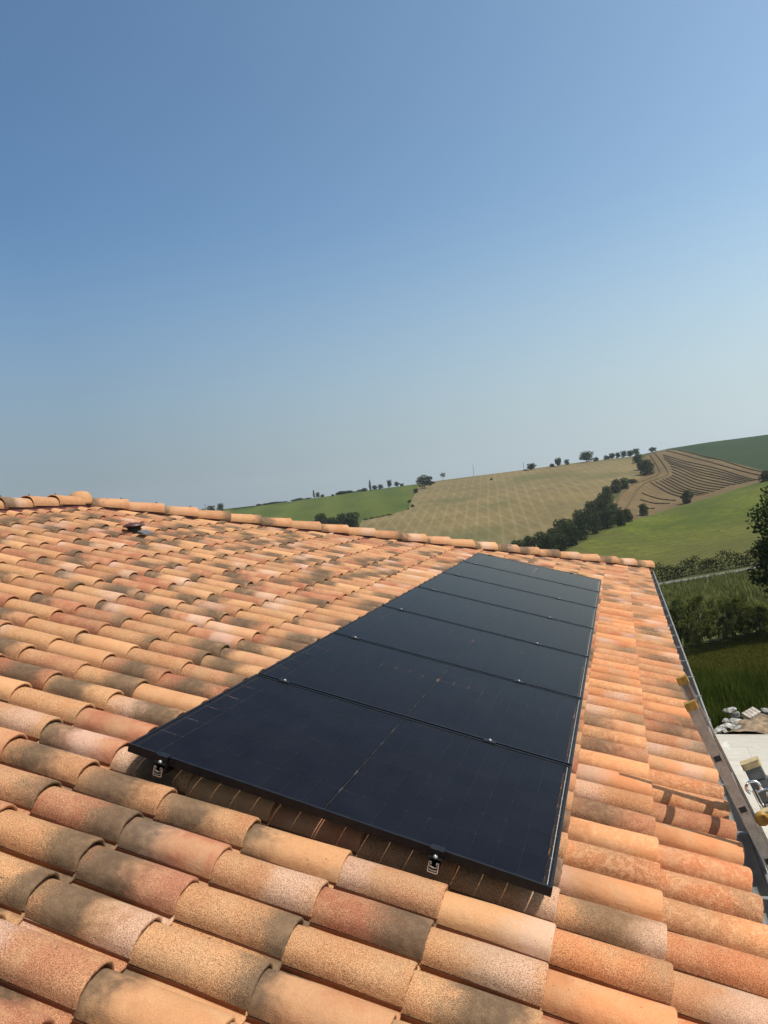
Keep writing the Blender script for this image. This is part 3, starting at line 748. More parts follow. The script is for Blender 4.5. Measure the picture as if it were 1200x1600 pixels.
brown_near=[(-4.6,413.1),(-2.1,362.5),(0.4,350.1),(12.4,324.9),(40.6,371.1),(68.5,402.2),(104.9,514.1)]
brown_far=[(-4.6,417.6),(1.5,463.2),(12.5,558.6),(30.5,734.3),(46.6,741.1),(68.0,613.3),(89.5,526.0),(105.5,517.0)]
dgreen_near=[(46.6,741.1),(68.0,613.3),(89.5,526.0),(79.0,385.5)]
dgreen_far=[(47.5,754.5),(85.0,759.4),(135.0,756.8),(152.4,739.3)]
rgreen_near=[(-20.4,196.7),(-4.3,194.5),(8.9,181.1),(16.1,184.0),(27.4,181.4),(39.4,180.3)]
rgreen_far=[(-21.8,212.6),(-14.3,227.4),(0.4,350.1),(12.4,324.9),(40.6,371.1),(68.5,402.2),(114.3,524.9)]
corn_near=[(3.3,70.3),(6.2,72.6),(9.8,72.3),(13.6,72.2),(16.8,72.2)]
corn_far=[(6.0,156.9),(7.9,157.3),(13.9,157.5),(23.4,156.5),(35.3,160.7)]
road_near=[(4.2,161.7),(7.5,160.2),(14.1,159.4),(23.7,158.4),(36.4,165.9)]
road_far=[(4.4,172.7),(7.9,170.7),(14.7,166.5),(24.8,165.9),(37.7,172.4)]
windrows=[[(35.4,724.6),(36.5,621.3),(35.8,551.2),(29.0,535.5),(18.8,521.4),(12.2,489.1),(7.5,446.1),(3.6,404.1)],[(31.2,717.3),(31.6,606.6),(30.7,556.0),(21.5,538.4),(9.3,510.6),(2.2,465.2),(-0.6,424.1)],[(45.4,720.1),(56.7,652.0),(68.0,580.0),(78.5,534.8),(85.0,506.5)],[(40.6,684.3),(55.5,594.4),(70.5,541.9),(80.3,488.5)],[(39.6,651.7),(51.1,570.6),(65.6,532.9),(76.1,487.6)],[(40.4,615.1),(52.0,541.9),(65.7,507.7),(70.6,483.9)],[(39.4,572.5),(49.6,519.0),(63.9,482.7)],[(37.1,543.6),(47.2,496.6),(57.6,471.9)],[(32.6,532.8),(41.3,488.1),(50.2,463.7)],[(28.3,525.1),(35.9,484.5),(44.9,458.7)],[(22.4,519.8),(30.2,475.3),(37.2,452.8)],[(15.2,478.5),(23.9,455.1),(31.2,445.7)],[(13.3,453.0),(21.4,438.7),(27.3,435.4)],[(10.8,426.0),(18.8,419.3)],[(54.7,710.4),(69.4,626.7),(80.0,556.3),(88.0,520.7)]]
far_bush=[(-355.0,607.6,7.4,8.4),(-343.8,605.4,8.5,7.7),(-362.9,607.5,4.9,6.1),(-337.9,624.7,2.2,4.9),(-335.4,634.0,2.2,4.9),(-333.0,643.7,2.2,5.0),(-331.1,654.8,2.2,5.0),(-329.7,667.3,2.3,5.1),(-329.8,683.4,2.3,5.2),(-334.1,709.0,2.4,5.4),(-327.5,712.1,2.4,5.4),(-320.8,715.2,2.4,5.4),(-313.9,717.7,2.4,5.4),(-306.9,720.2,2.4,5.4),(-281.0,686.5,5.8,5.7),(-276.3,686.8,3.9,4.4),(-261.1,675.6,3.2,4.3),(-261.7,689.4,3.2,5.0),(-257.7,691.4,3.9,5.0),(-253.8,693.9,3.2,5.1),(-250.0,696.3,3.9,5.1),(-246.1,698.8,3.2,5.1),(-242.1,700.7,3.9,5.1),(-232.3,687.7,5.1,5.6),(-222.7,690.4,5.7,6.2),(-218.9,697.3,6.4,6.2),(-214.7,713.8,8.4,7.0),(-208.6,718.3,5.9,6.4),(-203.5,719.2,3.3,5.1),(-158.7,633.8,12.0,13.4),(-162.7,680.3,3.7,4.8),(-157.8,598.9,4.3,4.2),(-143.7,525.0,2.9,2.8),(-131.8,488.8,3.1,2.6),(-131.4,475.4,1.7,2.5),(-101.3,641.1,2.8,2.8),(-74.1,711.8,8.1,9.2),(-80.4,715.2,1.9,5.5),(-55.5,716.6,5.0,5.5),(-49.4,712.5,8.7,7.9),(-41.8,711.5,7.5,6.1),(-24.4,725.9,10.8,13.6),(-16.3,726.6,5.1,5.0),(-6.7,737.8,5.1,5.7),(-1.5,738.9,6.4,6.3),(3.7,740.4,6.4,6.3),(9.0,742.9,7.8,7.0),(14.7,743.3,7.1,6.3),(20.0,746.2,7.8,7.0),(35.3,753.7,5.9,8.4),(-149.1,439.6,1.6,3.6),(-146.4,443.1,1.6,3.6),(-143.7,446.6,1.6,3.6),(-141.0,450.1,1.6,3.6),(-138.2,453.6,1.7,3.7)]
sky_tree=[(-159.1,709.9,8.2,6.8)]
cypress=[(-288.2,693.9,7.9,2.6),(-224.0,680.4,10.0,3.1)]
hedgerow=[(18.9,659.1,8.6,7.9),(19.7,600.5,8.9,7.2),(21.6,560.9,9.3,7.7),(10.6,520.1,3.6,5.3),(5.2,491.7,6.9,6.7),(0.2,476.7,9.2,7.3),(-4.7,436.1,8.4,6.7),(-6.6,414.0,8.0,6.4),(-2.1,398.6,6.3,5.5),(-8.2,390.0,8.9,6.7),(-11.8,369.3,9.0,6.3),(-15.5,349.6,8.6,6.6),(-1.0,358.6,9.4,6.8),(1.6,279.5,6.4,3.8),(-18.8,329.9,8.1,6.2),(-4.8,346.0,9.1,6.5),(-9.5,332.3,8.7,6.8),(-22.0,316.6,8.3,6.5),(-14.7,315.6,8.9,6.5),(-24.8,304.4,8.6,6.3),(-17.7,298.9,7.9,5.7),(-29.3,297.9,7.9,5.7),(-20.6,287.6,7.1,5.4),(-33.7,296.4,6.8,5.6),(-37.4,293.4,5.7,5.1),(-24.4,281.3,6.4,5.3),(-40.6,295.0,3.7,4.6)]
edge_tree=[(4.0,297.0,5.2,4.1),(12.4,389.5,6.1,4.7),(35.7,426.8,7.1,6.2),(68.0,387.5,5.2,6.1)]
left_clump=[(-176.8,418.8,4.8,6.2),(-168.9,415.6,9.0,8.5),(-160.5,409.8,7.3,6.8),(-152.1,404.4,9.4,8.1),(-144.7,401.3,10.1,8.8),(-172.3,416.9,5.5,5.4)]
mid_tree=[(4.6,73.6,4.1,1.7),(5.4,72.6,3.9,1.7),(6.3,71.6,4.3,1.8),(7.1,71.5,3.6,1.5),(8.0,72.0,4.7,2.2),(8.9,71.4,2.5,1.0),(10.1,70.8,4.4,1.9),(10.9,70.7,3.7,1.6),(11.6,70.6,3.5,1.6),(12.5,71.0,3.1,1.6),(13.3,70.9,2.5,1.6)]
big_tree=[(15.1,71.0,15.9,9.5)]
pole=[(-133.1,733.6,11.7,0.0),(-82.2,719.0,8.8,0.0),(-373.1,628.8,7.7,0.0)]
hedge=[(5.9,175.0,3.7,0.0),(8.6,174.0,3.7,0.0),(15.6,177.9,3.8,0.0),(22.0,176.3,3.8,0.0),(27.7,175.1,3.7,0.0),(34.4,174.0,3.7,0.0)]
path=[(9.5,93.8,0.0,0.0),(10.3,93.7,0.0,0.0),(11.9,92.6,0.0,0.0),(13.6,92.4,0.0,0.0)]
field('stubble_field', stubble_near, stubble_far, M['stubble'])
field('green_field', lgreen_near, lgreen_far, M['lgreen'])
field('straw_field', brown_near, brown_far, M['brown'])
field('dark_crop_field', dgreen_near, dgreen_far, M['dgreen'])
field('sunflower_field', rgreen_near, rgreen_far, M['rgreen'])
field('maize_field', corn_near, corn_far, M['corn'], .2, 24)
field('road', road_near, road_far, M['road'], .25, 6, .0012)
# raked rows of straw: low ridges lying on the straw field
wr = MB()
def resample(row, n=8):
    L = [0]
    for a, b in zip(row, row[1:]): L.append(L[-1] + math.hypot(b[0] - a[0], b[1] - a[1]))
    return [(float(np.interp(L[-1] * i / n, L, [p[0] for p in row])), float(np.interp(L[-1] * i / n, L, [p[1] for p in row]))) for i in range(n + 1)]
fan = [windrows[k] for k in (2, 14, 3, 4, 5, 6, 7, 8, 9, 10)]
mid = [[((p[0] + q[0]) / 2, (p[1] + q[1]) / 2) for p, q in zip(resample(a), resample(b))] for a, b in zip(fan[2:], fan[3:])]
for rk, row in enumerate(windrows + mid):
    pts = []
    for (xa, ya), (xb, yb) in zip(row, row[1:]):
        for k in range(14): pts.append((xa + (xb - xa) * k / 14, ya + (yb - ya) * k / 14))
    pts.append(row[-1])
    # smooth the corners
    for _ in range(10): pts = [pts[0]] + [((a[0] + 2 * b[0] + c[0]) / 4, (a[1] + 2 * b[1] + c[1]) / 4) for a, b, c in zip(pts, pts[1:], pts[2:])] + [pts[-1]]
    vs = []
    for i, (x, y) in enumerate(pts):
        q = pts[min(i + 1, len(pts) - 1)]; p = pts[max(i - 1, 0)]; dx, dy = q[0] - p[0], q[1] - p[1]; L = math.hypot(dx, dy) + 1e-6; nx, ny = -dy / L, dx / L
        w2 = (.60 if rk < len(windrows) else .40) + .2 * math.sin(i * 1.3 + len(vs))
        for s, h in ((-w2, .0), (-.5, .5), (.5, .5), (w2, .0)):
            X, Y = x + nx * s, y + ny * s; vs.append((X, Y, ground(X, Y) + .05 + math.hypot(X, Y) * .0007 + .05 + h))
    wr.add(vs, [(i * 4 + k, i * 4 + k + 1, (i + 1) * 4 + k + 1, (i + 1) * 4 + k) for i in range(len(pts) - 1) for k in range(3)])
tag(wr.build('straw_rows', M['windrow']), kind='structure')
def strip(name, pts, w, mat):
    vs = []
    for i, (x, y) in enumerate(pts):
        q = pts[min(i + 1, len(pts) - 1)]; p = pts[max(i - 1, 0)]; dx, dy = q[0] - p[0], q[1] - p[1]; L = math.hypot(dx, dy); nx, ny = -dy / L, dx / L
        for s in (-w / 2, w / 2): vs.append((x + nx * s, y + ny * s, ground(x + nx * s, y + ny * s) + .14))
    m = MB(); m.add(vs, [(2 * i, 2 * i + 1, 2 * i + 3, 2 * i + 2) for i in range(len(pts) - 1)]); return tag(m.build(name, mat), kind='structure')
strip('path', [(3, 96.5), (6, 95.3)] + [p[:2] for p in path] + [(20, 90.5)], 2.6, M['road'])

# terrace, dirt and rubble at its end
TE = 11.48
tr = MB(); tr.box((9.0, 0.9, -.075), (15.5, 2 * (TE - .9), .15)); tag(tr.build('terrace', M['paving'], None, .01), kind='structure')
dm = []; df = []
nx_, ny_ = 80, 50
for j in range(ny_):
    for i in range(nx_):
        x = 2.6 + 7 * i / (nx_ - 1); y = TE - .02 + 3.2 * j / (ny_ - 1)
        k = max(0, min(1, (x - 3.12 - (y - TE) * .55) / .25)) * max(0, min(1, (13.6 - y) / .9)); h = .045 * (1 + .6 * math.sin(x * 7.1) + .5 * math.sin(x * 5.3 + y * 9))
        z = ground(x, y) - .012 if k <= 0 else ground(x, y) * (1 - k) - .02 * k; h *= k
        dm.append((x, y, z + h + .035 * k * rng.random()))
df = [(j * nx_ + i, j * nx_ + i + 1, (j + 1) * nx_ + i + 1, (j + 1) * nx_ + i) for j in range(ny_ - 1) for i in range(nx_ - 1)]
tag(np_mesh('dirt', np.array(dm), np.array(df), M['dirt']), kind='structure')
def stone(name, loc, size, rz, mat, seed, label, grp='rubble at the end of the terrace'):
    bm = bmesh.new(); bmesh.ops.create_icosphere(bm, subdivisions=2, radius=1); rs = np.random.default_rng(seed); K = rs.normal(size=(7, 3)); Dn = rs.uniform(.38, .8, 7)
    for v in bm.verts:
        p = v.co.copy()
        for k, dn in zip(K, Dn):
            kk = Vector(k).normalized(); t = p.dot(kk) - dn
            if t > 0: p -= kk * t
        p += Vector(rs.normal(0, .03, 3)); v.co = Vector((p.x * size[0], p.y * size[1], p.z * size[2]))
    me = bpy.data.meshes.new(name); bm.to_mesh(me); bm.free(); me.materials.append(mat); o = bpy.data.objects.new(name, me); COL.objects.link(o)
    o.location = loc; o.rotation_euler = (rs.normal(0, .15), rs.normal(0, .15), rz); tag(o, label, 'rock', grp); return o
ST_ = [((3.16, 11.60, -.01), (.10, .07, .045), .5, 'small grey stone at the terrace corner, first of the rubble line'),
 ((3.30, 11.71, .01), (.17, .10, .05), .9, 'flat pale slab, second in the rubble line from the terrace corner'),
 ((3.45, 11.88, .03), (.21, .12, .06), .75, 'largest pale slab of the rubble line along the grass'),
 ((3.60, 11.76, .03), (.15, .09, .05), .2, 'pale slab lying on the dirt side of the largest rubble slab'),
 ((3.60, 12.04, .05), (.17, .11, .07), 1.0, 'tilted grey white slab behind the largest rubble slab'),
 ((3.44, 12.20, .00), (.10, .08, .06), 1.4, 'small stone half sunk in the grass beside the rubble line'),
 ((3.66, 12.42, .05), (.14, .10, .07), 2.0, 'grey stone leaning on the ribbed concrete block'),
 ((3.60, 12.85, .02), (.16, .10, .08), .4, 'dark grey stone behind the concrete block in the weeds'),
 ((4.22, 12.62, .07), (.14, .09, .06), 2.6, 'pale stone on the dirt at the right frame edge'),
 ((3.78, 11.95, .04), (.07, .05, .035), 1.9, 'fist sized stone on the dirt in front of the concrete block'),
 ((3.38, 11.62, .0), (.09, .06, .035), 2.2, 'flat chip of stone right against the terrace edge')]
for i, (l, s, rz, lab) in enumerate(ST_): stone('stone', l, s, rz, M['rock'], 11 + i, lab)
cb = MB()
for k in range(4): cb.box((-.27 + .18 * k, 0, 0), (.165, .42, .2)); 
cb.box((0, 0, -.03), (.70, .40, .14))
o = cb.build('concrete_block', M['concrete'], None, .02); o.location = (3.90, 12.30, .10); o.scale = (.42, .42, .42); o.rotation_euler = (R(20), R(-12), R(40)); tag(o, 'ribbed block of broken concrete on top of the rubble heap', 'concrete block')

# ------------------------------------------------------------------ vegetation
def leaf_mat(name, lo, hi, trans=.25):
    t = NT(name); t.t.nodes.remove(t.b); a = t.attr('leaf_rnd').outputs['Fac']; oi = t.n('ShaderNodeObjectInfo').outputs['Random']
    c = t.mix(a, lo, hi); c = t.mix(t.math('MULTIPLY', oi, .45), c, t.mix(.5, lo, (hi[0] * 1.15, hi[1] * .9, hi[2])))
    d = t.n('ShaderNodeBsdfDiffuse'); t.l(c, d.inputs[0]); tl = t.n('ShaderNodeBsdfTranslucent'); t.l(c, tl.inputs[0])
    m = t.n('ShaderNodeMixShader'); m.inputs[0].default_value = trans; t.l(d.outputs[0], m.inputs[1]); t.l(tl.outputs[0], m.inputs[2]); t.l(m.outputs[0], t.out.inputs['Surface']); return t.m
M['leaf'] = leaf_mat('foliage', (.022, .034, .010), (.055, .074, .020))
M['leaf_dark'] = leaf_mat('dark_foliage', (.020, .030, .010), (.052, .068, .020), .3)
M['leaf_hedge'] = leaf_mat('hedge_foliage', (.013, .021, .006), (.036, .050, .012), .25)
M['leaf_mid'] = leaf_mat('shrub_foliage', (.022, .034, .008), (.135, .155, .036), .4)
M['bark'] = plain('bark', (.075, .058, .042), .9, 0, .3, 3)
M['grass'] = leaf_mat('grass_blades', (.040, .042, .007), (.086, .086, .015), .35)
M['weed'] = leaf_mat('weeds', (.011, .018, .004), (.054, .072, .013), .35)
M['maize'] = leaf_mat('maize_leaves', (.030, .042, .009), (.135, .145, .045), .3)
def leaves(centers, size, rs, aspect=.6, droop=.0):
    """two bent leaf-spray quads per centre -> V, F, rnd"""
    n = len(centers); d = rs.normal(size=(n, 3)); d[:, 2] = d[:, 2] * .7 - droop; d /= np.linalg.norm(d, axis=1)[:, None]
    q = rs.normal(size=(n, 3)); s = np.cross(d, q); s /= np.linalg.norm(s, axis=1)[:, None]; sz = size * rs.uniform(.6, 1.35, n)[:, None]
    a = centers - d * sz * .5; b = centers + s * sz * aspect * .5; c = centers + d * sz * .5; e_ = centers - s * sz * aspect * .5
    V = np.stack([a, b, c, e_], 1).reshape(-1, 3); F = np.arange(4 * n).reshape(n, 4); return V, F
def crown(seed, nl, nleaf, size, zc=(.35, .95), spread=.36, lobe=(.16, .26), shape='round', flat=.8):
    """leaf sprays around lobes; unit height, unit width"""
    rs = np.random.default_rng(seed); C = []; Rn = []
    for k in range(nl):
        f = (k + .5) / nl; z = zc[0] + (zc[1] - zc[0]) * f; a = k * 2.4 + rs.uniform(-.6, .6)
        if shape == 'round': w = spread * math.sqrt(max(.05, 1 - ((z - (zc[0] + zc[1]) / 2) / ((zc[1] - zc[0]) * .62)) ** 2))
        elif shape == 'cone': w = spread * (1.02 - f)
        else: w = spread * (.55 + .45 * math.sin(3 * f + seed))
        w *= rs.uniform(.35, 1.05); c = np.array([w * math.cos(a), w * math.sin(a), z]); lr = rs.uniform(*lobe); m = int(nleaf / nl * rs.uniform(.7, 1.3))
        p = rs.normal(size=(m, 3)); p /= np.linalg.norm(p, axis=1)[:, None]; p *= (rs.uniform(.35, 1.12, m) ** .6)[:, None]; p[:, 2] *= flat; C.append(c + p * lr)
        Rn.append(np.clip(rs.uniform(0, .75) + rs.normal(0, .22, m), 0, 1))
    C = np.concatenate(C); Rn = np.concatenate(Rn); ok = (C[:, 2] > .01) & (C[:, 2] < 1.0); C, Rn = C[ok], Rn[ok]
    V, F = leaves(C, size, rs); return V, F, np.repeat(Rn, 4)
def trunk(seed, h=.55, r=.022, nb=5, zmax=.8, spread=.3):
    rs = np.random.default_rng(seed); m = MB(); b = rs.normal(0, .02, 2)
    m.tube([(0, 0, -.08), (b[0] * .3, b[1] * .3, h * .4), (b[0], b[1], h), (b[0] * 1.5, b[1] * 1.5, zmax)], [r * 1.5, r, r * .75, r * .25], 6, 0, False)
    for k in range(nb):
        a = k * 2.4 + rs.uniform(-.5, .5); z = h * rs.uniform(.55, 1); q = spread * rs.uniform(.6, 1)
        m.tube([(b[0], b[1], z), (b[0] + q * .5 * math.cos(a), b[1] + q * .5 * math.sin(a), z + .12), (b[0] + q * math.cos(a), b[1] + q * math.sin(a), z + .26)], [r * .6, r * .4, r * .12], 5, 0, False)
    return m
class Tree:
    """a tree or bush kind: shared crown and trunk meshes"""
    def __init__(s, name, cr, tk, leaf): s.name, s.cr, s.tk, s.leaf, s.c, s.t = name, cr, tk, leaf, None, None
    def put(s, loc, w, h, rz, label, cat, group):
        o = empty(s.name, loc); o.scale = (w, w, h); o.rotation_euler.z = rz; tag(o, label, cat, group)
        if s.c is None:
            V, F, rn = s.cr; s.c = np_mesh('crown', V, F, M[s.leaf], o, False, {'leaf_rnd': ('FLOAT', rn)}); s.c.parent = o
            if s.tk: s.t = s.tk.build('trunk', M['bark'], o)
        else:
            c = s.c.copy(); COL.objects.link(c); c.parent = o
            if s.t: c = s.t.copy(); COL.objects.link(c); c.parent = o
        return o
K_far = [Tree('tree', crown(100 + i, 13, 1300, .095, (.30, .88), .34, (.17, .26)), trunk(100 + i), 'leaf_dark') for i in range(4)]
K_bush = [Tree('bush', crown(120 + i, 10, 1100, .11, (.14, .80), .36, (.2, .29)), trunk(120 + i, .2, .02, 4, .5, .3), 'leaf_dark') for i in range(3)]
K_cyp = [Tree('cypress', crown(140, 10, 900, .10, (.08, .95), .30, (.10, .30), 'cone', 1), trunk(140, .5, .04, 0, .9), 'leaf_dark')]
K_lone = [Tree('tree', crown(150, 7, 380, .09, (.55, .92), .34, (.12, .2)), trunk(150, .6, .028, 6, .85, .32), 'leaf_dark')]
K_hedge = [Tree('tree', crown(160 + i, 16, 2200, .085, (.12, .88), .38, (.18, .27)), trunk(160 + i, .4, .022, 5, .75, .3), 'leaf_dark') for i in range(4)]
K_mid = [Tree('tree', crown(180 + i, 26, 3000, .046, (.10, .93), .40, (.07, .15), 'round'), trunk(180 + i, .5, .02, 8, .85, .32), 'leaf_mid') for i in range(4)]
ZL = lambda x, y: ground(x, y) - .05
ORD = ['first', 'second', 'third', 'fourth', 'fifth', 'sixth', 'seventh', 'eighth', 'ninth', 'tenth', 'eleventh', 'twelfth', 'thirteenth', 'fourteenth', 'fifteenth', 'sixteenth', 'seventeenth', 'eighteenth', 'nineteenth', 'twentieth',
       'twenty-first', 'twenty-second', 'twenty-third', 'twenty-fourth', 'twenty-fifth', 'twenty-sixth', 'twenty-seventh', 'twenty-eighth', 'twenty-ninth', 'thirtieth', 'thirty-first', 'thirty-second', 'thirty-third', 'thirty-fourth', 'thirty-fifth', 'thirty-sixth', 'thirty-seventh', 'thirty-eighth', 'thirty-ninth', 'fortieth', 'forty-first', 'forty-second', 'forty-third']
# along the skyline and field edges
def is_sky(i): return True
FBL = {0: 'leftmost dark tree peeping over the roof ridge tiles', 1: 'tallest of the three dark trees just above the ridge tiles', 2: 'middle dark tree of the three just above the ridge tiles',
 14: 'dark rounded tree next to the left cypress on the skyline', 15: 'small tree on the skyline right after the cypress and its round neighbour', 16: 'isolated small tree on the skyline of the green field',
 23: 'dark tree at the foot of the taller cypress, on its left', 24: 'dark tree just right of the taller cypress', 25: 'second tree right of the taller cypress on the skyline', 26: 'tallest tree in the row right of the taller cypress', 27: 'round tree at the right end of the row after the taller cypress', 28: 'low bush ending the skyline row over the green field',
 29: 'big dark rounded bush where the green field meets the stubble on the skyline', 30: 'small bush leaning on the big rounded one at the field corner', 31: 'uppermost scrub bush on the bank between green field and stubble',
 32: 'scrub bush halfway down the bank between green field and stubble', 33: 'scrub bush near the bottom of the bank beside the stubble', 34: 'lowest scrub bush on the bank beside the stubble',
 35: 'tiny dark bush alone inside the stubble field', 36: 'round dark tree alone on the skyline of the stubble field', 37: 'low bush beside the round tree on the stubble skyline',
 38: 'small tree at the left of the airy skyline group above the stubble', 39: 'middle tree of the airy skyline group above the stubble', 40: 'right tree of the airy skyline group above the stubble',
 41: 'widest round tree on the skyline above the stubble field', 42: 'small tree right of the widest skyline tree', 43: 'first tree of the skyline row leading to the straw field', 44: 'second tree of the skyline row leading to the straw field',
 45: 'third tree of the skyline row leading to the straw field', 46: 'fourth tree of the skyline row leading to the straw field', 47: 'fifth tree of the skyline row leading to the straw field', 48: 'tree closing the skyline row beside the straw field', 49: 'rounded tree alone on the skyline above the straw field top'}
for i, (x, y, h, w) in enumerate(far_bush):
    kind = K_bush if h < 5.3 else K_far
    nm = FBL.get(i)
    if nm is None:
        if i < 14: nm = 'low bush on the far left skyline, %s from the ridge-side trees' % ORD[i - 3]
        elif i < 23: nm = 'skyline bush between the two cypresses, %s from the left' % ORD[i - 17]
        else: nm = 'small bush on the lower edge of the green field, %s from the dark clump' % ORD[i - 50]
    big_ = 3 <= i < 14 or 17 <= i < 23
    kind[i % len(kind)].put((x + (rng.normal(0, 1.5) if big_ else 0), y, ZL(x, y) - .3), w * (rng.uniform(1.0, 2.6) if big_ else rng.uniform(.85, 1.25)), h * (rng.uniform(.55, 1.3) if big_ else rng.uniform(.85, 1.1)), rng.uniform(0, 6.28), nm, 'tree' if kind is K_far else 'bush', 'trees and bushes along the far field edges')
for x, y, h, w in sky_tree: K_lone[0].put((x, y, ZL(x, y)), w * 1.1, h * 1.1, .4, 'lone lollipop shaped tree with a bare trunk on the stubble skyline', 'tree', 'trees and bushes along the far field edges')
for (x, y, h, w), l in zip(cypress, ('narrow dark cypress on the left skyline of the green field', 'taller narrow cypress rising from the skyline tree row')): K_cyp[0].put((x, y, ZL(x, y)), w * 1.1, h * 1.1, 0, l, 'cypress', 'cypresses on the skyline')
hs = sorted(hedgerow, key=lambda p: -p[1])
for i, (x, y, h, w) in enumerate(hs):
    K_hedge[i % 4].put((x, y, ZL(x, y) - .4), w * rng.uniform(.95, 1.55), h * rng.uniform(.8, 1.3), rng.uniform(0, 6.28), 'dark bushy hedgerow tree between stubble and straw fields, %s down from the skyline' % ORD[i], 'tree', 'hedgerow trees in the valley')
for i, ((x, y, h, w), l) in enumerate(zip(edge_tree, ('lone small tree at the bottom tip of the straw field', 'round tree on the lower edge of the straw field, beside the hedgerow', 'round tree standing alone against the raked straw rows', 'dark bush at the right end of the straw field, at the frame edge'))):
    K_hedge[(i + 1) % 4].put((x, y, ZL(x, y) - .2), w * 1.1, h * 1.1, i * 1.3, l, 'tree', 'trees on the edge of the straw field')
for i, (x, y, h, w) in enumerate(left_clump):
    K_hedge[i % 4].put((x, y, ZL(x, y) - .3), w * 1.15, h * 1.1, i * 1.1, ['leftmost low tree of the dark clump behind the hip tiles', 'tall tree in the left half of the dark clump behind the hip tiles', 'lower tree in the middle of the dark clump behind the hip tiles', 'rounded tree right of the middle of the dark clump', 'largest tree at the right end of the dark clump behind the hip tiles', 'small tree filling the left of the dark clump'][i], 'tree', 'clump of trees below the green field')
ml_ = ['mostly hidden shrubby tree emerging right behind the far gutter', 'dark shrubby tree beside the far gutter', 'tall shrubby tree right of the gutter, before the maize', 'low shrubby tree in front of the path gap, left side', 'airy tall tree left of the visible bit of path', 'thin low tree standing in front of the path bit',
       'tallest dark tree right of the visible bit of path', 'dark tree with a rounded top just right of the tallest one', 'bushy tree in the middle of the right group', 'bushy tree before the right frame edge', 'low bush at the right frame edge of the tree line']
for i, (x, y, h, w) in enumerate(mid_tree):
    K_mid[i % 4].put((x, y + (i % 3) * 1.2, ZL(x, y) - .1), w * (1.45 + .4 * (i % 2)), h * (.95 + .1 * (i % 3)), i * 2.1, ml_[i], 'tree', 'tree line below the maize field')
big = Tree('tree', crown(200, 64, 26000, .026, (.10, .90), .42, (.07, .16), 'round'), trunk(200, .5, .016, 9, .9, .34), 'leaf_dark')
x, y, h, w = big_tree[0]
big.put((x + 1.9, y - 6, ZL(x, y - 6)), w * 1.28, h * .80, .7, 'large dark leafy tree entering from the right edge of the picture', 'tree', None)
# hedge along the road
hv = []; hr = []; rs = np.random.default_rng(31)
hp_ = [(h_[0], h_[1]) for h_ in hedge]; hp_ = [(0, 175.6)] + hp_ + [(44, 173.5)]
for (xa, ya), (xb, yb) in zip(hp_, hp_[1:]):
    n = int(math.hypot(xb - xa, yb - ya) * 170); t = rs.random(n)[:, None]; base = np.array([[xa, ya]]) * (1 - t) + np.array([[xb, yb]]) * t
    top = 3.3 + .7 * np.sin(base[:, 0] * .9) + .5 * np.sin(base[:, 0] * 2.3 + 1); z = rs.random(n) ** .7 * top; off = rs.normal(0, .75, (n, 2)) * (1.15 - .5 * (z / top))[:, None]
    p = base + off; g = np.array([ground(a, b) for a, b in p]); hv.append(np.column_stack([p, g + z])); hr.append(np.clip(.35 + .3 * np.sin(base[:, 0] * 1.7 + z) + rs.normal(0, .2, n), 0, 1))
V, F = leaves(np.concatenate(hv), .40, rs); o = np_mesh('hedge', V, F, M['leaf_hedge'], None, False, {'leaf_rnd': ('FLOAT', np.repeat(np.concatenate(hr), 4))})
tag(o, 'long dark green hedge along the far side of the pale road', 'hedge')
# grasses, weeds and maize (too many to count)
def blades(name, pts, hgt, wid, rs, mat, lean=.35, per=4):
    n = len(pts) * per; P = np.repeat(pts, per, 0) + np.column_stack([rs.normal(0, 1, (n, 2)) * np.repeat(wid, per)[:, None] * 3, np.zeros(n)]); H = np.repeat(hgt, per) * rs.uniform(.55, 1.2, n); W = np.repeat(wid, per)
    a = rs.uniform(0, 6.28, n); d = np.column_stack([np.cos(a), np.sin(a), np.zeros(n)]); s = np.column_stack([-np.sin(a), np.cos(a), np.zeros(n)]); up = np.array([0, 0, 1.0])
    ln = d * (H * lean * rs.uniform(.2, 1.2, n))[:, None]
    p0 = P - s * W[:, None] * .5; p1 = P + s * W[:, None] * .5; m0 = P + ln * .35 + up * (H * .6)[:, None] + s * W[:, None] * .4; m1 = P + ln * .35 + up * (H * .6)[:, None] - s * W[:, None] * .4; tp = P + ln + up * H[:, None]; t2 = tp + s * W[:, None] * .12
    V = np.stack([p0, p1, m0, m1, tp, t2], 1).reshape(-1, 3); b = np.arange(n)[:, None] * 6; F = np.concatenate([b + np.array([[0, 1, 2, 3]]), b + np.array([[3, 2, 5, 4]])])
    rn = np.repeat(np.clip(np.repeat(rs.random(len(pts)), per) * .7 + rs.random(n) * .3, 0, 1), 6)
    return tag(np_mesh(name, V, F, mat, None, False, {'leaf_rnd': ('FLOAT', rn)}), kind='stuff')
def scatter(n, a0, a1, r0, r1, rs, pw=1.0):
    a = rs.uniform(a0, a1, n); r = r0 + (r1 - r0) * rs.random(n) ** pw
    return np.array([(CAM[0] + q * math.sin(R(b)), CAM[1] + q * math.cos(R(b)), land_polar(b, q)) for b, q in zip(a, r)]), r
rs = np.random.default_rng(41)
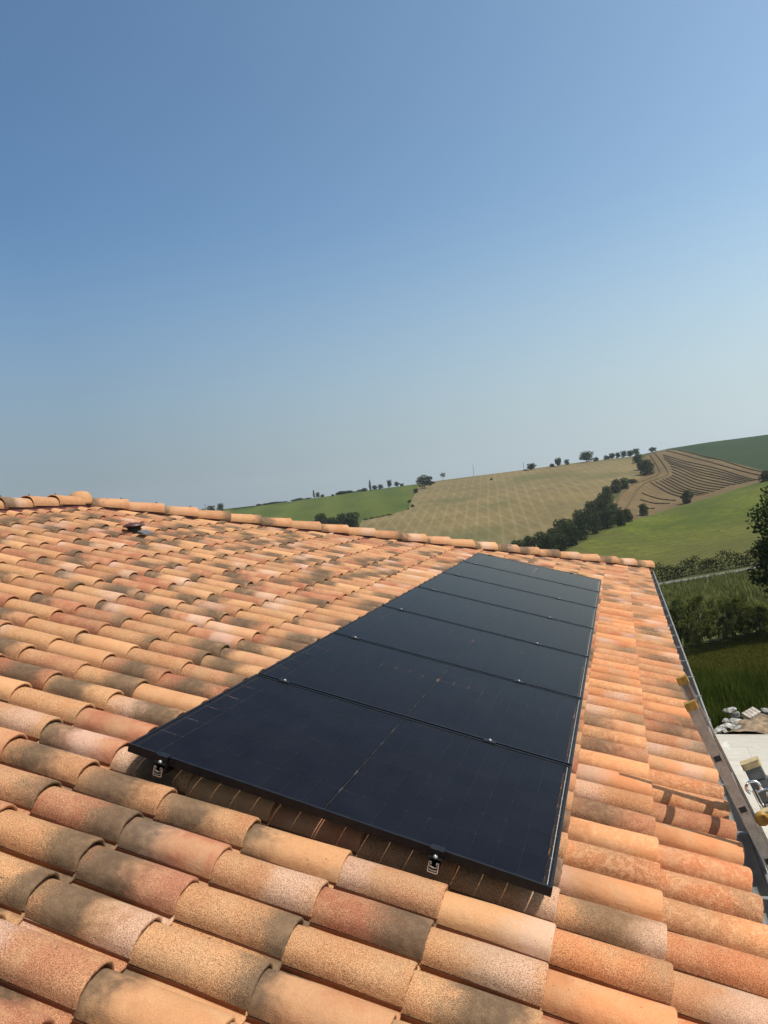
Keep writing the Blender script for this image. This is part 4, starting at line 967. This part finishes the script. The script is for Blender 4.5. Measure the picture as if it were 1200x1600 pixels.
p, r = scatter(26000, -3, 16, 24, 74, rs, .8); blades('grass', p, (.10 + .08 * rs.random(len(p))) * (1 + .5 * (r < 30)), .004 + r * .0007, rs, M['grass'])
p, r = scatter(9000, -3, 16, 14.0, 31, rs, .9); k = ~((p[:, 1] < 13.3) & (p[:, 0] > 3.05 + (p[:, 1] - TE) * .5)); p, r = p[k], r[k]
blades('weeds', p, (.22 + .5 * rs.random(len(p)) ** 2) * (1 + .5 * np.sin(p[:, 0] * 1.9) * np.sin(p[:, 1] * .7)), .008 + .010 * rs.random(len(p)), rs, M['weed'], .45, 7)
p, r = scatter(5200, -2, 18, 77, 158, rs, .8); p[:, 0] = np.round(p[:, 0] / .8) * .8 + rs.normal(0, .08, len(p))
blades('maize', p, .9 + .5 * rs.random(len(p)), .06 + .06 * rs.random(len(p)), rs, M['maize'], .6, 5)
# poles on the skyline
for (x, y, h, w), l, m in zip(pole, ('thin dark utility pole alone on the stubble skyline', 'short utility pole beside the round skyline tree', 'white post showing just above the roof ridge'), ('bark', 'bark', 'bracket')):
    b = MB(); z = ZL(x, y); b.tube([(0, 0, 0), (0, 0, h)], [.20 if m == 'bark' else .34, .14 if m == 'bark' else .34], 8)
    if m == 'bark':
        b.box((0, 0, h - .6), (1.6, .12, .12))
        for q in (-.7, 0, .7): b.tube([(q, 0, h - .55), (q, 0, h - .25)], .05, 6)
    o = b.build('utility_pole' if m == 'bark' else 'white_post', M[m]); o.location = (x, y, z); tag(o, l, 'pole')

# ------------------------------------------------------------------ summer haze
hz = MB(); hz.box((0, 0, -60), (3600, 3600, 300)); ho = hz.build('haze', [])
hm = bpy.data.materials.new('haze'); hm.use_nodes = True; ht = hm.node_tree; ht.nodes.clear(); hv_ = ht.nodes.new('ShaderNodeVolumePrincipled'); hout = ht.nodes.new('ShaderNodeOutputMaterial')
hv_.inputs['Color'].default_value = (.86, .93, 1, 1); hv_.inputs['Density'].default_value = .00010; hv_.inputs['Anisotropy'].default_value = .35
ht.links.new(hv_.outputs[0], hout.inputs['Volume']); ho.data.materials.append(hm); tag(ho, kind='stuff')
